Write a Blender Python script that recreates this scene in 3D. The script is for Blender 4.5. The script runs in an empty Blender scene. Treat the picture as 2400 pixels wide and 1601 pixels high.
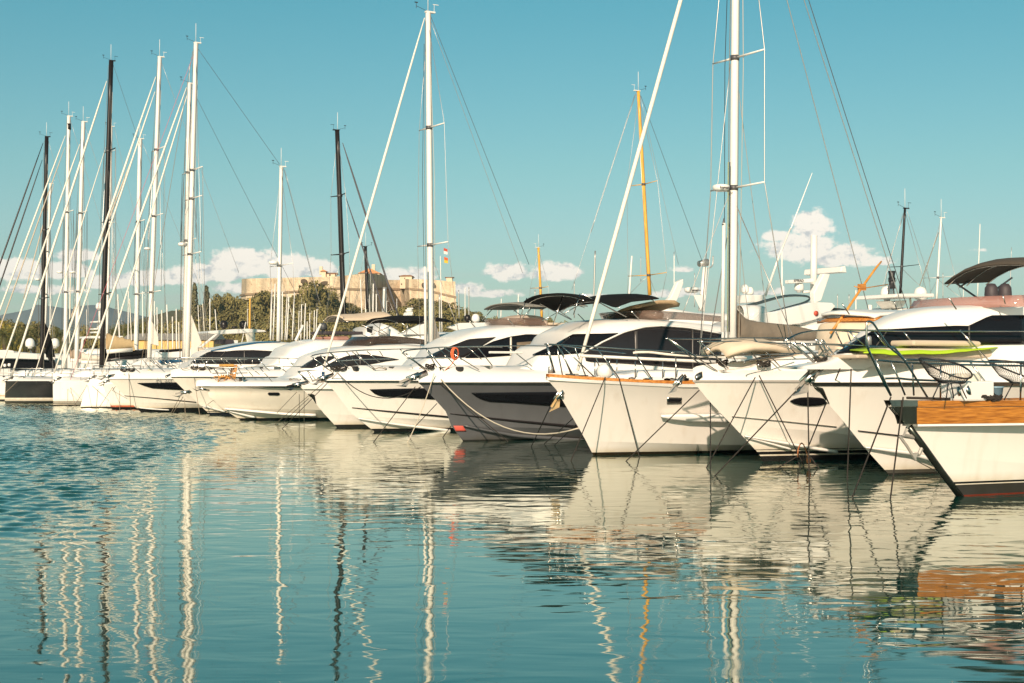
import bpy, math, random
from mathutils import Vector, Matrix
from mathutils.bvhtree import BVHTree
random.seed(11)
C = bpy.context.scene.collection
# ------------------------------------------------------------------ camera geometry
FP, EYE, YH = 3600.0, 1.9, 868.0
PITCH = math.atan((YH - 800.5) / FP)
CAM = Vector((0, 0, EYE))
def ray(X, Y):
    cx, cy = (X - 1200) / FP, (800.5 - Y) / FP
    c, s = math.cos(PITCH), math.sin(PITCH)
    return Vector((cx, c - cy * s, s + cy * c))
def at(X, Y, d):
    r = ray(X, Y); return CAM + r * (d / r.y)
def onwater(X, Y):
    r = ray(X, Y); return CAM + r * (-EYE / r.z)
CROPS = dict(z1=(2040,820,6.531), z2=(2040,960,6.531), z3=(1830,840,5.227), z4=(1600,740,6.531), z5=(1600,900,6.531),
    z6=(1880,660,7.837), z7=(1260,780,6.531), y1=(440,780,7.837), y2=(660,720,6.531), y3=(230,820,7.837), y4=(0,780,7.837),
    y5=(280,700,7.837), y6=(560,620,7.837), y7=(820,620,7.837), y8=(0,680,7.837), a1=(0,600,3.92), a2=(400,600,3.92),
    a3=(700,650,3.92), a4=(1000,650,3.92), a5=(1250,650,3.484), a6=(1550,600,3.136), a7=(1900,600,3.92), a8=(1900,800,3.92),
    b1=(0,50,3.92), b2=(0,350,3.92), b3=(400,350,3.92), b4=(800,0,3.92), b5=(1300,150,3.136), b6=(1600,0,3.92),
    b7=(1600,380,3.92), b8=(2000,400,3.92), f=(0,0,1))
def P(k, *n):
    x0, y0, s = CROPS[k]
    return [(x0 + n[i] / s, y0 + n[i + 1] / s) for i in range(0, len(n), 2)]
def P1(k, x, y): return P(k, x, y)[0]
# ------------------------------------------------------------------ mesh helpers
class MB:
    def __init__(S): S.v = []; S.f = []
    def add(S, v, f):
        o = len(S.v); S.v += [tuple(p) for p in v]; S.f += [tuple(i + o for i in q) for q in f]; return S
    def grid(S, rows, close=False):
        n = len(rows[0]); v = [p for r in rows for p in r]; f = []
        for i in range(len(rows) - 1):
            for j in range(n - (0 if close else 1)):
                k = (j + 1) % n
                f.append((i * n + j, i * n + k, (i + 1) * n + k, (i + 1) * n + j))
        return S.add(v, f)
    def box(S, c, d, M=None):
        x, y, z = d[0] / 2, d[1] / 2, d[2] / 2
        v = [Vector((a * x, b * y, e * z)) for a in (-1, 1) for b in (-1, 1) for e in (-1, 1)]
        if M is not None: v = [M @ p for p in v]
        v = [p + Vector(c) for p in v]
        return S.add(v, [(0,1,3,2),(4,6,7,5),(0,4,5,1),(2,3,7,6),(0,2,6,4),(1,5,7,3)])
    def tube(S, pts, r, n=6):
        pts = [Vector(p) for p in pts]; m = len(pts)
        R = r if isinstance(r, (list, tuple)) else [r] * m
        t0 = (pts[1] - pts[0]).normalized()
        a = t0.orthogonal().normalized(); rings = []
        for i, p in enumerate(pts):
            t = (pts[min(i + 1, m - 1)] - pts[max(i - 1, 0)]).normalized()
            a = (a - t * a.dot(t)); a = a.normalized() if a.length > 1e-6 else t.orthogonal().normalized()
            b = t.cross(a)
            rings.append([p + (a * math.cos(q) + b * math.sin(q)) * R[i] for q in [2 * math.pi * k / n for k in range(n)]])
        o = len(S.v); S.grid(rings, True)
        S.f.append(tuple(o + k for k in range(n))[::-1]); e = o + (m - 1) * n
        S.f.append(tuple(e + k for k in range(n)))
        return S
    def lathe(S, c, prof, n=14, M=None):
        rows = []
        for r, z in prof:
            row = []
            for k in range(n):
                p = Vector((r * math.cos(2 * math.pi * k / n), r * math.sin(2 * math.pi * k / n), z))
                if M is not None: p = M @ p
                row.append(p + Vector(c))
            rows.append(row)
        return S.grid(rows, True)
    def build(S, name, mat, parent=None, smooth=False, solid=0.0, off=-1.0, bevel=0.0):
        me = bpy.data.meshes.new(name); me.from_pydata(S.v, [], S.f)
        me.materials.append(mat); me.update()
        if smooth: me.polygons.foreach_set('use_smooth', [True] * len(me.polygons))
        o = bpy.data.objects.new(name, me); C.objects.link(o)
        if parent is not None: o.parent = parent
        if solid:
            m = o.modifiers.new('thick', 'SOLIDIFY'); m.thickness = solid; m.offset = off
        if bevel:
            m = o.modifiers.new('bevel', 'BEVEL'); m.width = bevel; m.segments = 2; m.limit_method = 'ANGLE'
        return o
def tag(o, label=None, cat=None, group=None, kind=None):
    if label: o['label'] = label
    if cat: o['category'] = cat
    if group: o['group'] = group
    if kind: o['kind'] = kind
    return o
def empty(name, loc, rz=0.0):
    o = bpy.data.objects.new(name, None); o.empty_display_size = .3
    o.location = loc; o.rotation_euler = (0, 0, rz); C.objects.link(o); return o
def lerp(a, b, t): return a + (b - a) * t
def interp(tab, x):
    if x <= tab[0][0]: return tab[0][1]
    for (a, p), (b, q) in zip(tab, tab[1:]):
        if x <= b: return lerp(p, q, (x - a) / max(b - a, 1e-9))
    return tab[-1][1]
def resample(pl, n):
    pl = [Vector(p) for p in pl]; L = [0.0]
    for a, b in zip(pl, pl[1:]): L.append(L[-1] + (b - a).length)
    out = []
    for i in range(n + 1):
        t = L[-1] * i / n
        for k in range(len(pl) - 1):
            if t <= L[k + 1] or k == len(pl) - 2:
                out.append(pl[k].lerp(pl[k + 1], (t - L[k]) / max(L[k + 1] - L[k], 1e-9))); break
    return out
def smooth_poly(pl, n=24):
    pl = [Vector(p) for p in pl]; out = []
    m = len(pl) - 1; per = max(1, n // m)
    for i in range(m):
        p0, p1, p2, p3 = pl[max(i - 1, 0)], pl[i], pl[i + 1], pl[min(i + 2, m)]
        for k in range(per):
            t = k / per
            out.append(.5 * (2 * p1 + (p2 - p0) * t + (2 * p0 - 5 * p1 + 4 * p2 - p3) * t * t + (3 * p1 - p0 - 3 * p2 + p3) * t ** 3))
    return out + [pl[-1]]
# ------------------------------------------------------------------ materials
MATS = {}
def nt(name):
    m = bpy.data.materials.new(name); m.use_nodes = True
    N, L = m.node_tree.nodes, m.node_tree.links
    return m, N, L, N['Principled BSDF']
def mat(name, col, rough=.5, metal=0., var=.06, scale=6., coat=0., alpha=1., bump=0., spec=None):
    if name in MATS: return MATS[name]
    m, N, L, B = nt(name)
    B.inputs['Roughness'].default_value = rough; B.inputs['Metallic'].default_value = metal
    B.inputs['Coat Weight'].default_value = coat; B.inputs['Alpha'].default_value = alpha
    if spec is not None: B.inputs['Specular IOR Level'].default_value = spec
    tc = N.new('ShaderNodeTexCoord'); no = N.new('ShaderNodeTexNoise')
    no.inputs['Scale'].default_value = scale; no.inputs['Detail'].default_value = 4
    L.new(tc.outputs['Object'], no.inputs['Vector'])
    mx = N.new('ShaderNodeMix'); mx.data_type = 'RGBA'
    mx.inputs['A'].default_value = tuple(min(1, c * (1 - var)) for c in col) + (1,)
    mx.inputs['B'].default_value = tuple(min(1, c * (1 + var)) for c in col) + (1,)
    L.new(no.outputs['Fac'], mx.inputs['Factor']); L.new(mx.outputs['Result'], B.inputs['Base Color'])
    if bump:
        bp = N.new('ShaderNodeBump'); bp.inputs['Distance'].default_value = bump; bp.inputs['Strength'].default_value = 1
        L.new(no.outputs['Fac'], bp.inputs['Height']); L.new(bp.outputs['Normal'], B.inputs['Normal'])
    MATS[name] = m; return m
def hullmat(name, top, bands, rough=.22, streak=.05):
    """bands: [(z_upper, colour)...] from below the waterline up, then the topside colour."""
    m, N, L, B = nt(name)
    B.inputs['Roughness'].default_value = rough; B.inputs['Coat Weight'].default_value = .15
    tc = N.new('ShaderNodeTexCoord'); sp = N.new('ShaderNodeSeparateXYZ'); L.new(tc.outputs['Object'], sp.inputs[0])
    mr = N.new('ShaderNodeMapRange'); mr.inputs['From Min'].default_value = -1; mr.inputs['From Max'].default_value = 3
    L.new(sp.outputs['Z'], mr.inputs['Value'])
    cr = N.new('ShaderNodeValToRGB'); cr.color_ramp.interpolation = 'CONSTANT'
    L.new(mr.outputs['Result'], cr.inputs['Fac'])
    e = cr.color_ramp.elements; e[0].position = 0; e[0].color = tuple(bands[0][1]) + (1,)
    e.remove(e[1])
    seq = [(bands[i][0], bands[i + 1][1]) for i in range(len(bands) - 1)] + [(bands[-1][0], top)]
    for z, c in seq:
        q = e.new((z + 1) / 4); q.color = tuple(c) + (1,)
    no = N.new('ShaderNodeTexNoise'); no.inputs['Scale'].default_value = 1.6; no.inputs['Detail'].default_value = 5
    mp = N.new('ShaderNodeMapping'); mp.inputs['Scale'].default_value = (1, 1, .35)
    L.new(tc.outputs['Object'], mp.inputs[0]); L.new(mp.outputs[0], no.inputs['Vector'])
    m2 = N.new('ShaderNodeMapRange'); m2.inputs['From Min'].default_value = .3; m2.inputs['From Max'].default_value = .7
    m2.inputs['To Min'].default_value = 1 - streak; m2.inputs['To Max'].default_value = 1 + streak * .5
    L.new(no.outputs['Fac'], m2.inputs['Value'])
    mx = N.new('ShaderNodeMix'); mx.data_type = 'RGBA'; mx.blend_type = 'MULTIPLY'; mx.inputs['Factor'].default_value = 1
    L.new(cr.outputs['Color'], mx.inputs['A']); L.new(m2.outputs['Result'], mx.inputs['B'])
    # runs of dirt below the deck edge and a yellowed scum line at the water
    mp2 = N.new('ShaderNodeMapping'); mp2.inputs['Scale'].default_value = (4.5, 4.5, .22); n3 = N.new('ShaderNodeTexNoise'); n3.inputs['Scale'].default_value = 1; n3.inputs['Detail'].default_value = 4
    L.new(tc.outputs['Object'], mp2.inputs[0]); L.new(mp2.outputs[0], n3.inputs['Vector'])
    r3 = N.new('ShaderNodeMapRange'); r3.inputs['From Min'].default_value = .56; r3.inputs['From Max'].default_value = .80; r3.inputs['To Max'].default_value = .22; L.new(n3.outputs['Fac'], r3.inputs['Value'])
    dm = N.new('ShaderNodeMix'); dm.data_type = 'RGBA'; dm.blend_type = 'MULTIPLY'; dm.inputs['B'].default_value = (.62, .50, .36, 1); L.new(r3.outputs['Result'], dm.inputs['Factor']); L.new(mx.outputs['Result'], dm.inputs['A'])
    r4 = N.new('ShaderNodeMapRange'); r4.inputs['From Min'].default_value = bands[-1][0] + .16; r4.inputs['From Max'].default_value = bands[-1][0]; L.new(sp.outputs['Z'], r4.inputs['Value'])
    n4 = N.new('ShaderNodeTexNoise'); n4.inputs['Scale'].default_value = 3.5; n4.inputs['Detail'].default_value = 5; L.new(tc.outputs['Object'], n4.inputs['Vector'])
    ml = N.new('ShaderNodeMath'); ml.operation = 'MULTIPLY'; L.new(r4.outputs['Result'], ml.inputs[0]); L.new(n4.outputs['Fac'], ml.inputs[1])
    sm_ = N.new('ShaderNodeMix'); sm_.data_type = 'RGBA'; sm_.blend_type = 'MULTIPLY'; sm_.inputs['B'].default_value = (.60, .52, .34, 1); L.new(ml.outputs[0], sm_.inputs['Factor']); L.new(dm.outputs['Result'], sm_.inputs['A'])
    L.new(sm_.outputs['Result'], B.inputs['Base Color'])
    return m
def woodmat(name, c1, c2, rough=.25, sc=(1, 14, 14), coat=.5):
    m, N, L, B = nt(name)
    B.inputs['Roughness'].default_value = rough; B.inputs['Coat Weight'].default_value = coat
    tc = N.new('ShaderNodeTexCoord'); mp = N.new('ShaderNodeMapping'); mp.inputs['Scale'].default_value = sc
    no = N.new('ShaderNodeTexNoise'); no.inputs['Scale'].default_value = 2.2; no.inputs['Detail'].default_value = 6
    L.new(tc.outputs['Object'], mp.inputs[0]); L.new(mp.outputs[0], no.inputs['Vector'])
    cr = N.new('ShaderNodeValToRGB'); e = cr.color_ramp.elements
    e[0].position = .35; e[0].color = c1 + (1,); e[1].position = .65; e[1].color = c2 + (1,)
    L.new(no.outputs['Fac'], cr.inputs['Fac']); L.new(cr.outputs['Color'], B.inputs['Base Color'])
    return m
WHITE = (.80, .775, .715); BLACK = (.014, .014, .016)
gel = mat('white_gelcoat', (.82, .80, .755), .28, coat=.2, var=.03, scale=2)
cream = mat('cream_gelcoat', (.74, .69, .58), .4, var=.05, scale=2)
steel = mat('polished_steel', (.50, .48, .45), .22, 1., var=.1, scale=20)
rubsteel = mat('rub_rail_steel', (.36, .34, .31), .28, 1., var=.15, scale=9)
alum = mat('painted_aluminium_white', (.78, .755, .70), .35, var=.05, scale=3)
alumgrey = mat('bare_aluminium', (.50, .485, .455), .38, .55, var=.1, scale=3)
sailw = mat('rolled_sailcloth', (.76, .72, .635), .75, var=.12, scale=9, bump=.01)
sailtan = mat('tan_rolled_sailcloth', (.50, .43, .335), .8, var=.15, scale=9)
blackm = mat('carbon_black', (.016, .013, .013), .35, var=.2, scale=4, spec=.35)
glass = mat('dark_window_glass', (.008, .008, .010), .06, var=.25, scale=1.2, spec=.28)
glassb = mat('smoky_window_glass', (.020, .018, .019), .10, var=.3, scale=.9, spec=.35)
blackcov = mat('black_canvas', (.010, .0095, .0095), .9, var=.2, scale=5, spec=.15)
greycan = mat('grey_canvas', (.23, .215, .185), .85, var=.08, scale=5, bump=.01)
brncan = mat('brown_grey_canvas', (.075, .060, .045), .85, var=.1, scale=5, bump=.01)
taupe = mat('taupe_sail_cover_canvas', (.20, .165, .125), .9, var=.15, scale=4, bump=.03)
beige = mat('beige_canvas', (.62, .50, .37), .85, var=.06, scale=5, bump=.01)
creamcan = mat('cream_canvas', (.70, .58, .43), .85, var=.07, scale=4, bump=.015)
cushion = mat('beige_cushion', (.58, .48, .37), .8, var=.06, scale=8)
tint = mat('brown_tinted_acrylic', (.20, .135, .105), .08, var=.1, scale=2, alpha=.62)
tintd = mat('dark_tinted_acrylic', (.06, .042, .032), .06, var=.2, scale=2, alpha=.8)
pinkt = mat('rose_tinted_acrylic', (.52, .27, .22), .08, var=.1, scale=2, alpha=.6)
ropeb = mat('dark_weathered_rope', (.028, .023, .018), .9, var=.3, scale=40)
ropew = mat('pale_rope', (.60, .53, .41), .9, var=.15, scale=40)
ropet = mat('tan_rope', (.25, .20, .14), .9, var=.2, scale=40)
wire = mat('steel_wire', (.50, .48, .45), .4, .7, var=.1)
wired = mat('dark_wire', (.10, .10, .105), .5, .3, var=.1)
plast = mat('white_plastic', (.80, .785, .74), .38, var=.03, scale=4)
dplast = mat('black_plastic', (.02, .02, .022), .4, var=.2)
teak = woodmat('varnished_teak', (.33, .115, .022), (.60, .25, .05))
teakb = woodmat('varnished_honey_timber', (.24, .075, .007), (.52, .205, .028), .14, (.45, 7, 34))
sprucew = woodmat('varnished_spruce', (.62, .30, .035), (.80, .44, .07), .35, (9, 9, 1), .2)
orange_w = woodmat('orange_varnish', (.50, .21, .035), (.66, .30, .06), .35, (9, 9, 1), .2)
chairw = woodmat('oiled_deck_chair_wood', (.52, .22, .04), (.72, .36, .09), .5, (4, 9, 9), 0)
redp = mat('red_paint', (.58, .09, .05), .5); orangep = mat('orange_line', (.75, .13, .04), .7)
bluep = mat('blue_skylight_glass', (.03, .11, .20), .12); bucketm = mat('pale_blue_plastic', (.24, .38, .48), .4, var=.08)
green = mat('lime_green_towel', (.42, .62, .02), .9, var=.08, scale=10); anch = mat('galvanised_steel', (.46, .43, .38), .5, .35, var=.25, scale=14)
darkgreen = mat('stem_guard_plate', (.045, .05, .04), .25, .7, var=.4, scale=5)
SKYC = [(.76, .90, .90, 1), (.07, (.75, .91, .91, 1)), (.17, (.71, .93, .91, 1)), (.26, (.63, .965, .87, 1)), (.48, (.40, .98, .885, 1)), (.75, (.33, .92, .76, 1)), (1.0, (.33, .90, .72, 1))]
SKY_STR = .069
CLOUD_LIT = (13.0, 11.7, 10.2); CLOUD_DARK = (7.4, 7.3, 7.2); CLOUD_BAND = (6.8, 6.5, 6.1)
CLOUDS = [(1905, 542, 50, 44, 1.15), (1880, 592, 92, 48, 1.15), (1970, 612, 92, 36, 1.1), (1826, 562, 42, 20, 1), (2050, 622, 60, 18, .85),
  (578, 626, 105, 46, 1.15), (672, 634, 84, 38, 1.15), (500, 648, 95, 34, 1.1), (755, 640, 52, 30, 1), (420, 658, 90, 28, 1.05), (330, 664, 80, 26, 1.05), (250, 672, 70, 24, 1), (600, 680, 140, 22, .9),
  (178, 612, 62, 20, .95), (150, 648, 75, 28, 1.05), (45, 648, 90, 34, 1.1), (100, 690, 120, 18, .85), (925, 652, 44, 28, 1), (990, 648, 44, 28, 1), (1075, 680, 75, 22, .9), (1190, 642, 62, 30, 1.05), (1300, 642, 72, 32, 1.1), (1150, 690, 90, 16, .8), (1385, 700, 90, 15, .75), (1600, 635, 44, 13, .75), (1585, 690, 90, 18, .75), (1790, 690, 70, 15, .7), (2290, 600, 30, 8, .6)]
WATER_COL = (.003, .060, .050, 1); FRES = 4.0
WAVE = (.021, .009, .0036)
RIP = .036
HAZE_D = 1.3e-4
# ------------------------------------------------------------------ boats
PH = math.radians(30)
def gshape(t, p): return 0.0 if t <= 0 else (1.0 if t >= 1 else 1 - (1 - t) ** p)
class Boat:
    def __init__(S, name, label, cat, X, Y=None, d=None, group=None, rz=PH):
        p = onwater(X, Y) if d is None else at(X, YH, d); p.z = 0
        S.O = p; S.U = Vector((math.cos(rz), math.sin(rz), 0)); S.N = Vector((math.sin(rz), -math.cos(rz), 0))
        S.root = empty(name, p, rz); tag(S.root, label, cat, group)
        S.bv = []; S.bf = []; S.h = .25; S.bvh = None
    def px(S, X, Y, v=0.0):                       # pixel -> local point on the plane at lateral offset v
        r = ray(X, Y); t = (v - S.N.dot(CAM - S.O)) / S.N.dot(r); q = CAM + r * t - S.O
        return Vector((q.dot(S.U), -v, q.z))
    def pl(S, pts, v=0.0): return [S.px(x, y, v) for x, y in pts]
    def W(S, l): return S.O + S.U * l[0] - S.N * l[1] + Vector((0, 0, l[2]))
    def loc(S, w): q = w - S.O; return Vector((q.dot(S.U), -q.dot(S.N), q.z))
    def ep(S, X, Y, inset=.1):                    # pixel -> local point above the port deck edge
        v = .5
        for _ in range(14):
            l = S.px(X, Y, v); v = lerp(v, max(S.bd(l.x) - inset, .02), .7)
        return S.px(X, Y, v)
    def epl(S, pts, inset=.1): return [S.ep(x, y, inset) for x, y in pts]
    def body(S, mb):
        o = len(S.bv); S.bv += [S.W(p) for p in mb.v]; S.bf += [tuple(i + o for i in f) for f in mb.f]; S.bvh = None
    def hit(S, X, Y, off):
        if S.bvh is None: S.bvh = BVHTree.FromPolygons(S.bv, S.bf)
        r = ray(X, Y).normalized(); h = S.bvh.ray_cast(CAM, r)
        if h[0] is None: return None
        n = h[1] if h[1].dot(r) < 0 else -h[1]
        return S.loc(h[0] + n * off)
    def patch(S, name, m, top, bot, n=18, k=3, off=.012, solid=.02, parent=None, smooth=True):
        """a pane or panel fitted on the boat's skin between two outline curves"""
        T, Bq = resample(top, n), resample(bot, n); mb = MB(); rows = []
        for j in range(k + 1):
            rows.append([S.hit(*(T[i].lerp(Bq[i], j / k)), off) for i in range(n + 1)])
        idx = {}; 
        for j in range(k + 1):
            for i in range(n + 1):
                if rows[j][i] is not None: idx[(j, i)] = len(mb.v); mb.v.append(tuple(rows[j][i]))
        for j in range(k):
            for i in range(n):
                q = [(j, i), (j, i + 1), (j + 1, i + 1), (j + 1, i)]
                if all(a in idx for a in q):
                    pts = [Vector(mb.v[idx[a]]) for a in q]
                    if max((pts[a] - pts[a - 1]).length for a in range(4)) < 2.5: mb.f.append(tuple(idx[a] for a in q))
        if mb.f: return mb.build(name, m, parent or S.root, smooth, solid)
    # ---- shapes
    def hull(S, m, stem, L, B, sheer=None, te=.5, p=2.2, Bc=None, tec=None, pc=1.7, chine=((-2, .75), (3, .3), (7, .05)), zk=-.45, far=False, kx=1.25):
        st = [(q.x, q.z) for q in S.pl(stem)] if not far else stem
        s0, zt = st[0]; ez = sorted([(z, s) for s, z in st]); ez = [(zk, ez[0][1] + .5 * (ez[0][0] - zk))] + ez
        stem_s = lambda z: interp(ez, z)
        Lf = L - s0; Bc = Bc or B * .86; tec = tec or te * 1.25
        S.s0, S.L, S.B = s0, L, B
        S.stem_s = stem_s
        S.bd = lambda s: B * gshape((s - s0) / (te * Lf), p) * (1 - .14 * max(0, (s - s0) / Lf - .6) / .4)
        S.zs = lambda s: zt
        if sheer:
            tab = [(s0, zt)]
            for x, y in sheer:
                q = S.ep(x, y, 0); tab.append((q.x, q.z))
            tab.sort(); S.zs = lambda s, tab=tab: interp(tab, s)
        zc = lambda s: min(interp(chine, s), S.zs(s) - .2)
        S.zc = zc
        cols = 8 if far else 30; nt_, nb = (2, 1) if far else (6, 2); rows = []
        rr = [('b', i / nb) for i in range(nb)] + [('t', i / nt_) for i in range(nt_ + 1)]
        for kd, r in rr:
            fz = (lambda s: lerp(zk, zc(s), r)) if kd == 'b' else (lambda s: lerp(zc(s), S.zs(s), r))
            z0 = fz(s0); sr = stem_s(z0); z0 = fz(sr) if kd == 't' and r < .5 else z0
            sr = stem_s(z0)
            if kd == 'b': Br, tr, pr = Bc * r ** .8, tec * 1.1, pc
            else: Br, tr, pr = lerp(Bc, B, r ** kx), lerp(tec, te, r), lerp(pc, p, r)
            row = []
            for j in range(cols + 1):
                t = (j / cols) ** 1.7; s = lerp(sr, L, t); f = s0 + (s - s0)
                b = Br * gshape((s - sr) / (tr * Lf), pr) * (1 - .14 * max(0, (s - s0) / Lf - .6) / .4)
                row.append((s, b, z0 + fz(s) - fz(sr)))
            rows.append(row)
        mb = MB(); mb.grid([[(s, -b, z) for s, b, z in r] for r in rows]); n1 = len(mb.v)
        mb.grid([[(s, b, z) for s, b, z in r[::-1]] for r in rows])
        c1 = cols + 1; a = [i * c1 + cols for i in range(len(rows))]; b2 = [n1 + i * c1 for i in range(len(rows))]
        for i in range(len(rows) - 1): mb.f.append((a[i], b2[i], b2[i + 1], a[i + 1]))
        S.hullmb = mb
        o = mb.build('hull', m, S.root, True)
        ci = nb
        me = o.data; crow = set(range(ci * c1, ci * c1 + c1)) | set(range(n1 + ci * c1, n1 + ci * c1 + c1))
        stemv = set(i * c1 for i in range(len(rows)))
        for e in me.edges:
            x, y = e.vertices
            if (x in crow and y in crow) : e.use_edge_sharp = True
        S.body(mb); return o
    def deck(S, m, h=.26, inset=.28, crown=.1, name='deck', s1=None):
        S.h = h; mb = MB(); c = 30; rows = [[], [], [], [], []]
        for j in range(c + 1):
            s = lerp(S.s0, s1 or S.L, (j / c) ** 1.5); b, z = S.bd(s), S.zs(s)
            k = min(1, (s - S.s0) / 1.2) ** .5 if h > .12 else 1
            i1 = max(b - inset * k, b * .25); hh = h * (.45 + .55 * k)
            for r, (v, q) in enumerate(((b, 0), (lerp(b, i1, .45), hh * .72), (i1, hh), (i1 * .5, hh + crown * .8), (0, hh + crown))):
                rows[r].append((s, -v, z + q))
        mb.grid(rows); mb.grid([[(s, -v, z) for s, v, z in r][::-1] for r in rows])
        o = mb.build(name, m, S.root, True); S.body(mb); return o
    def strip(S, name, m, z0, z1, out, sA=None, sB=None, inn=.05, parent=None):
        """moulding that follows the deck edge on both sides"""
        mb = MB(); n = 26; sA = S.s0 if sA is None else sA; sB = S.L if sB is None else sB
        for sg in (-1, 1):
            rows = []
            for j in range(n + 1):
                f = (j / n) ** 1.5; s = lerp(sA, sB, f); b, z = S.bd(s), S.zs(s); b = max(b, .012)
                e0, e1 = [max(0, min(S.stem_s(z + q), sB - .02) - sA) * (1 - f) ** 3 if q < 0 else 0 for q in (z0, z1)]
                rows.append([(s + e0, sg * max(b - inn, .005), z + z0), (s + e0, sg * (b + out), z + z0), (s + e1, sg * (b + out), z + z1), (s + e1, sg * max(b - inn, .005), z + z1)])
            mb.grid(rows, True)
        return mb.build(name, m, parent or S.root)
    SEC = ((1, 0), (.985, .3), (.95, .62), (.90, .82), (.83, .93), (.72, .985), (.45, 1.015), (0, 1.03))
    def cabin(S, m, prof, v0, Wd, nose=2.2, s_end=None, name='cabin', zb=None, sec=None, npow=2.0, margin=.35, smooth=True, ramp=1.5):
        a0 = S.px(*prof[0], -.22 * Wd); zr = zb if zb is not None else S.zs(a0.x) + S.h - .04; q = [(a0.x - ramp, min(zr, a0.z)), (a0.x - ramp * .35, lerp(min(zr, a0.z), a0.z, .55)), (a0.x, a0.z)]; sA = a0.x - ramp; nose += ramp
        wf = lambda s: min(Wd * (.22 + .78 * gshape((s - sA + .02) / nose, npow)), max(S.bd(s) - margin, .25) if hasattr(S, 'bd') else 99)
        for X, Y in prof[1:]:
            v = .6 * Wd
            for _ in range(14): a = S.px(X, Y, v); v = lerp(v, .86 * wf(a.x), .6)
            q.append((a.x, a.z))
        q.sort(); sB = s_end or q[-1][0]; mb = MB(); n = 34; sec = sec or S.SEC; L, R = [], []
        for j in range(n + 1):
            s = lerp(sA, sB, (j / n) ** 1.25); zt = interp(q, s)
            w = wf(s)
            z0 = zb if zb is not None else S.zs(s) + S.h - .08
            zt = max(zt, z0 + .02)
            L.append([(s, -w * a, lerp(z0, zt, c)) for a, c in sec]); R.append([(s, w * a, lerp(z0, zt, c)) for a, c in sec][::-1])
        rows = [l + r[1:] for l, r in zip(L, R)]
        mb.grid(rows); k = len(rows[0]); o0 = n * k
        mb.f.append(tuple(range(k))); mb.f.append(tuple(range(o0, o0 + k))[::-1])
        o = mb.build(name, m, S.root, smooth); S.body(mb); return o
    def screen(S, name, m, top, bot, v, front=True, parent=None, lean=.12, n=14):
        """low see-through windscreen round a flybridge"""
        T, Bq = S.clipto([S.px(*p, v - lean) for p in resample(top, 40)], S.px(*top[0], -.45 * v).x + .25, n), S.clipto([S.px(*p, v) for p in resample(bot, 40)], S.px(*bot[0], -.45 * v).x + .25, n)
        mr = lambda p: Vector((p[0], -p[1], p[2])); mb = MB()
        if front:
            fr = []
            for P0 in (T, Bq):
                a = P0[0]; fr.append([Vector((a.x - .35 * math.sin(math.pi * i / 8), lerp(-a.y, a.y, i / 8), a.z)) for i in range(9)])
            mb.grid([[mr(p) for p in T[::-1]] + fr[0][1:-1] + T, [mr(p) for p in Bq[::-1]] + fr[1][1:-1] + Bq])
        else:
            mb.grid([T, Bq]); mb.grid([[mr(p) for p in T], [mr(p) for p in Bq]])
        return mb.build(name, m, parent or S.root, True, .012)
    def clipto(S, pts, s, n):
        i = next((k for k, p in enumerate(pts) if p.x > s), len(pts) - 2); i = max(i, 1); a, b = pts[i - 1], pts[i]
        if pts[0].x < s: pts = [a.lerp(b, min(1, max(0, (s - a.x) / max(b.x - a.x, 1e-6))))] + pts[i:]
        return resample(pts, n)
    def canopy(S, m, edge, v, rise, name='bimini_top', n=20, thick=.03, scal=0.0, parent=None):
        e = S.clipto([S.px(*p, v) for p in resample(edge, 40)], S.px(*edge[0], -v).x, n); mb = MB(); rows = []
        for i, p in enumerate(e):
            k = min(1, 4 * i / n, 4 * (n - i) / n) ** .5 if 0 < i < n else .0
            row = []
            for j in range(11):
                a = j / 5 - 1
                row.append((p.x - .12 * (1 - a * a) * (1 - i / n), a * -p.y, p.z + rise * (.72 + .28 * k) * (1 - abs(a) ** 2.6)))
            rows.append(row)
        mb.grid(rows); o = mb.build(name, m, parent or S.root, True, thick)
        for i in (1, n // 2, n - 1): MB().tube([(x, y, z - thick - .015) for x, y, z in rows[i]], .013, 6).build('canopy_bow', steel, o, True)
        return o
    def poles(S, name, m, segs, v, r=.014, parent=None, mirror=True):
        for sg in ((1, -1) if mirror else (1,)):
            for seg in segs:
                mb = MB(); mb.tube([Vector((p.x, p.y * sg, p.z)) for p in S.pl(seg, v)], r, 6); mb.build(name, m, parent or S.root, True)
    def rail(S, tops, posts, r=.016, inset=.12, mirror=True, m=None):
        """pulpit and side rails: tops are long handrails, posts are [top, bottom] pixel pairs"""
        m = m or steel; par = None; flipy = lambda q: [Vector((p.x, -p.y, p.z)) for p in q]
        for i, t in enumerate(tops):
            q = S.epl(t, inset); q = smooth_poly(q, 20) if len(q) > 2 else q; mb = MB().tube(q, r, 6)
            if mirror: mb.tube(flipy(q), r, 6)
            o = mb.build('handrail', m, par or S.root, True)
            if par is None: o.name = 'railing'; par = o
        for pr in posts:
            q = S.epl(pr, inset)
            for sg in ((0, 1) if mirror else (0,)):
                MB().tube(flipy(q) if sg else q, r * .9, 6).build('stanchion', m, par or S.root, True)
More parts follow.
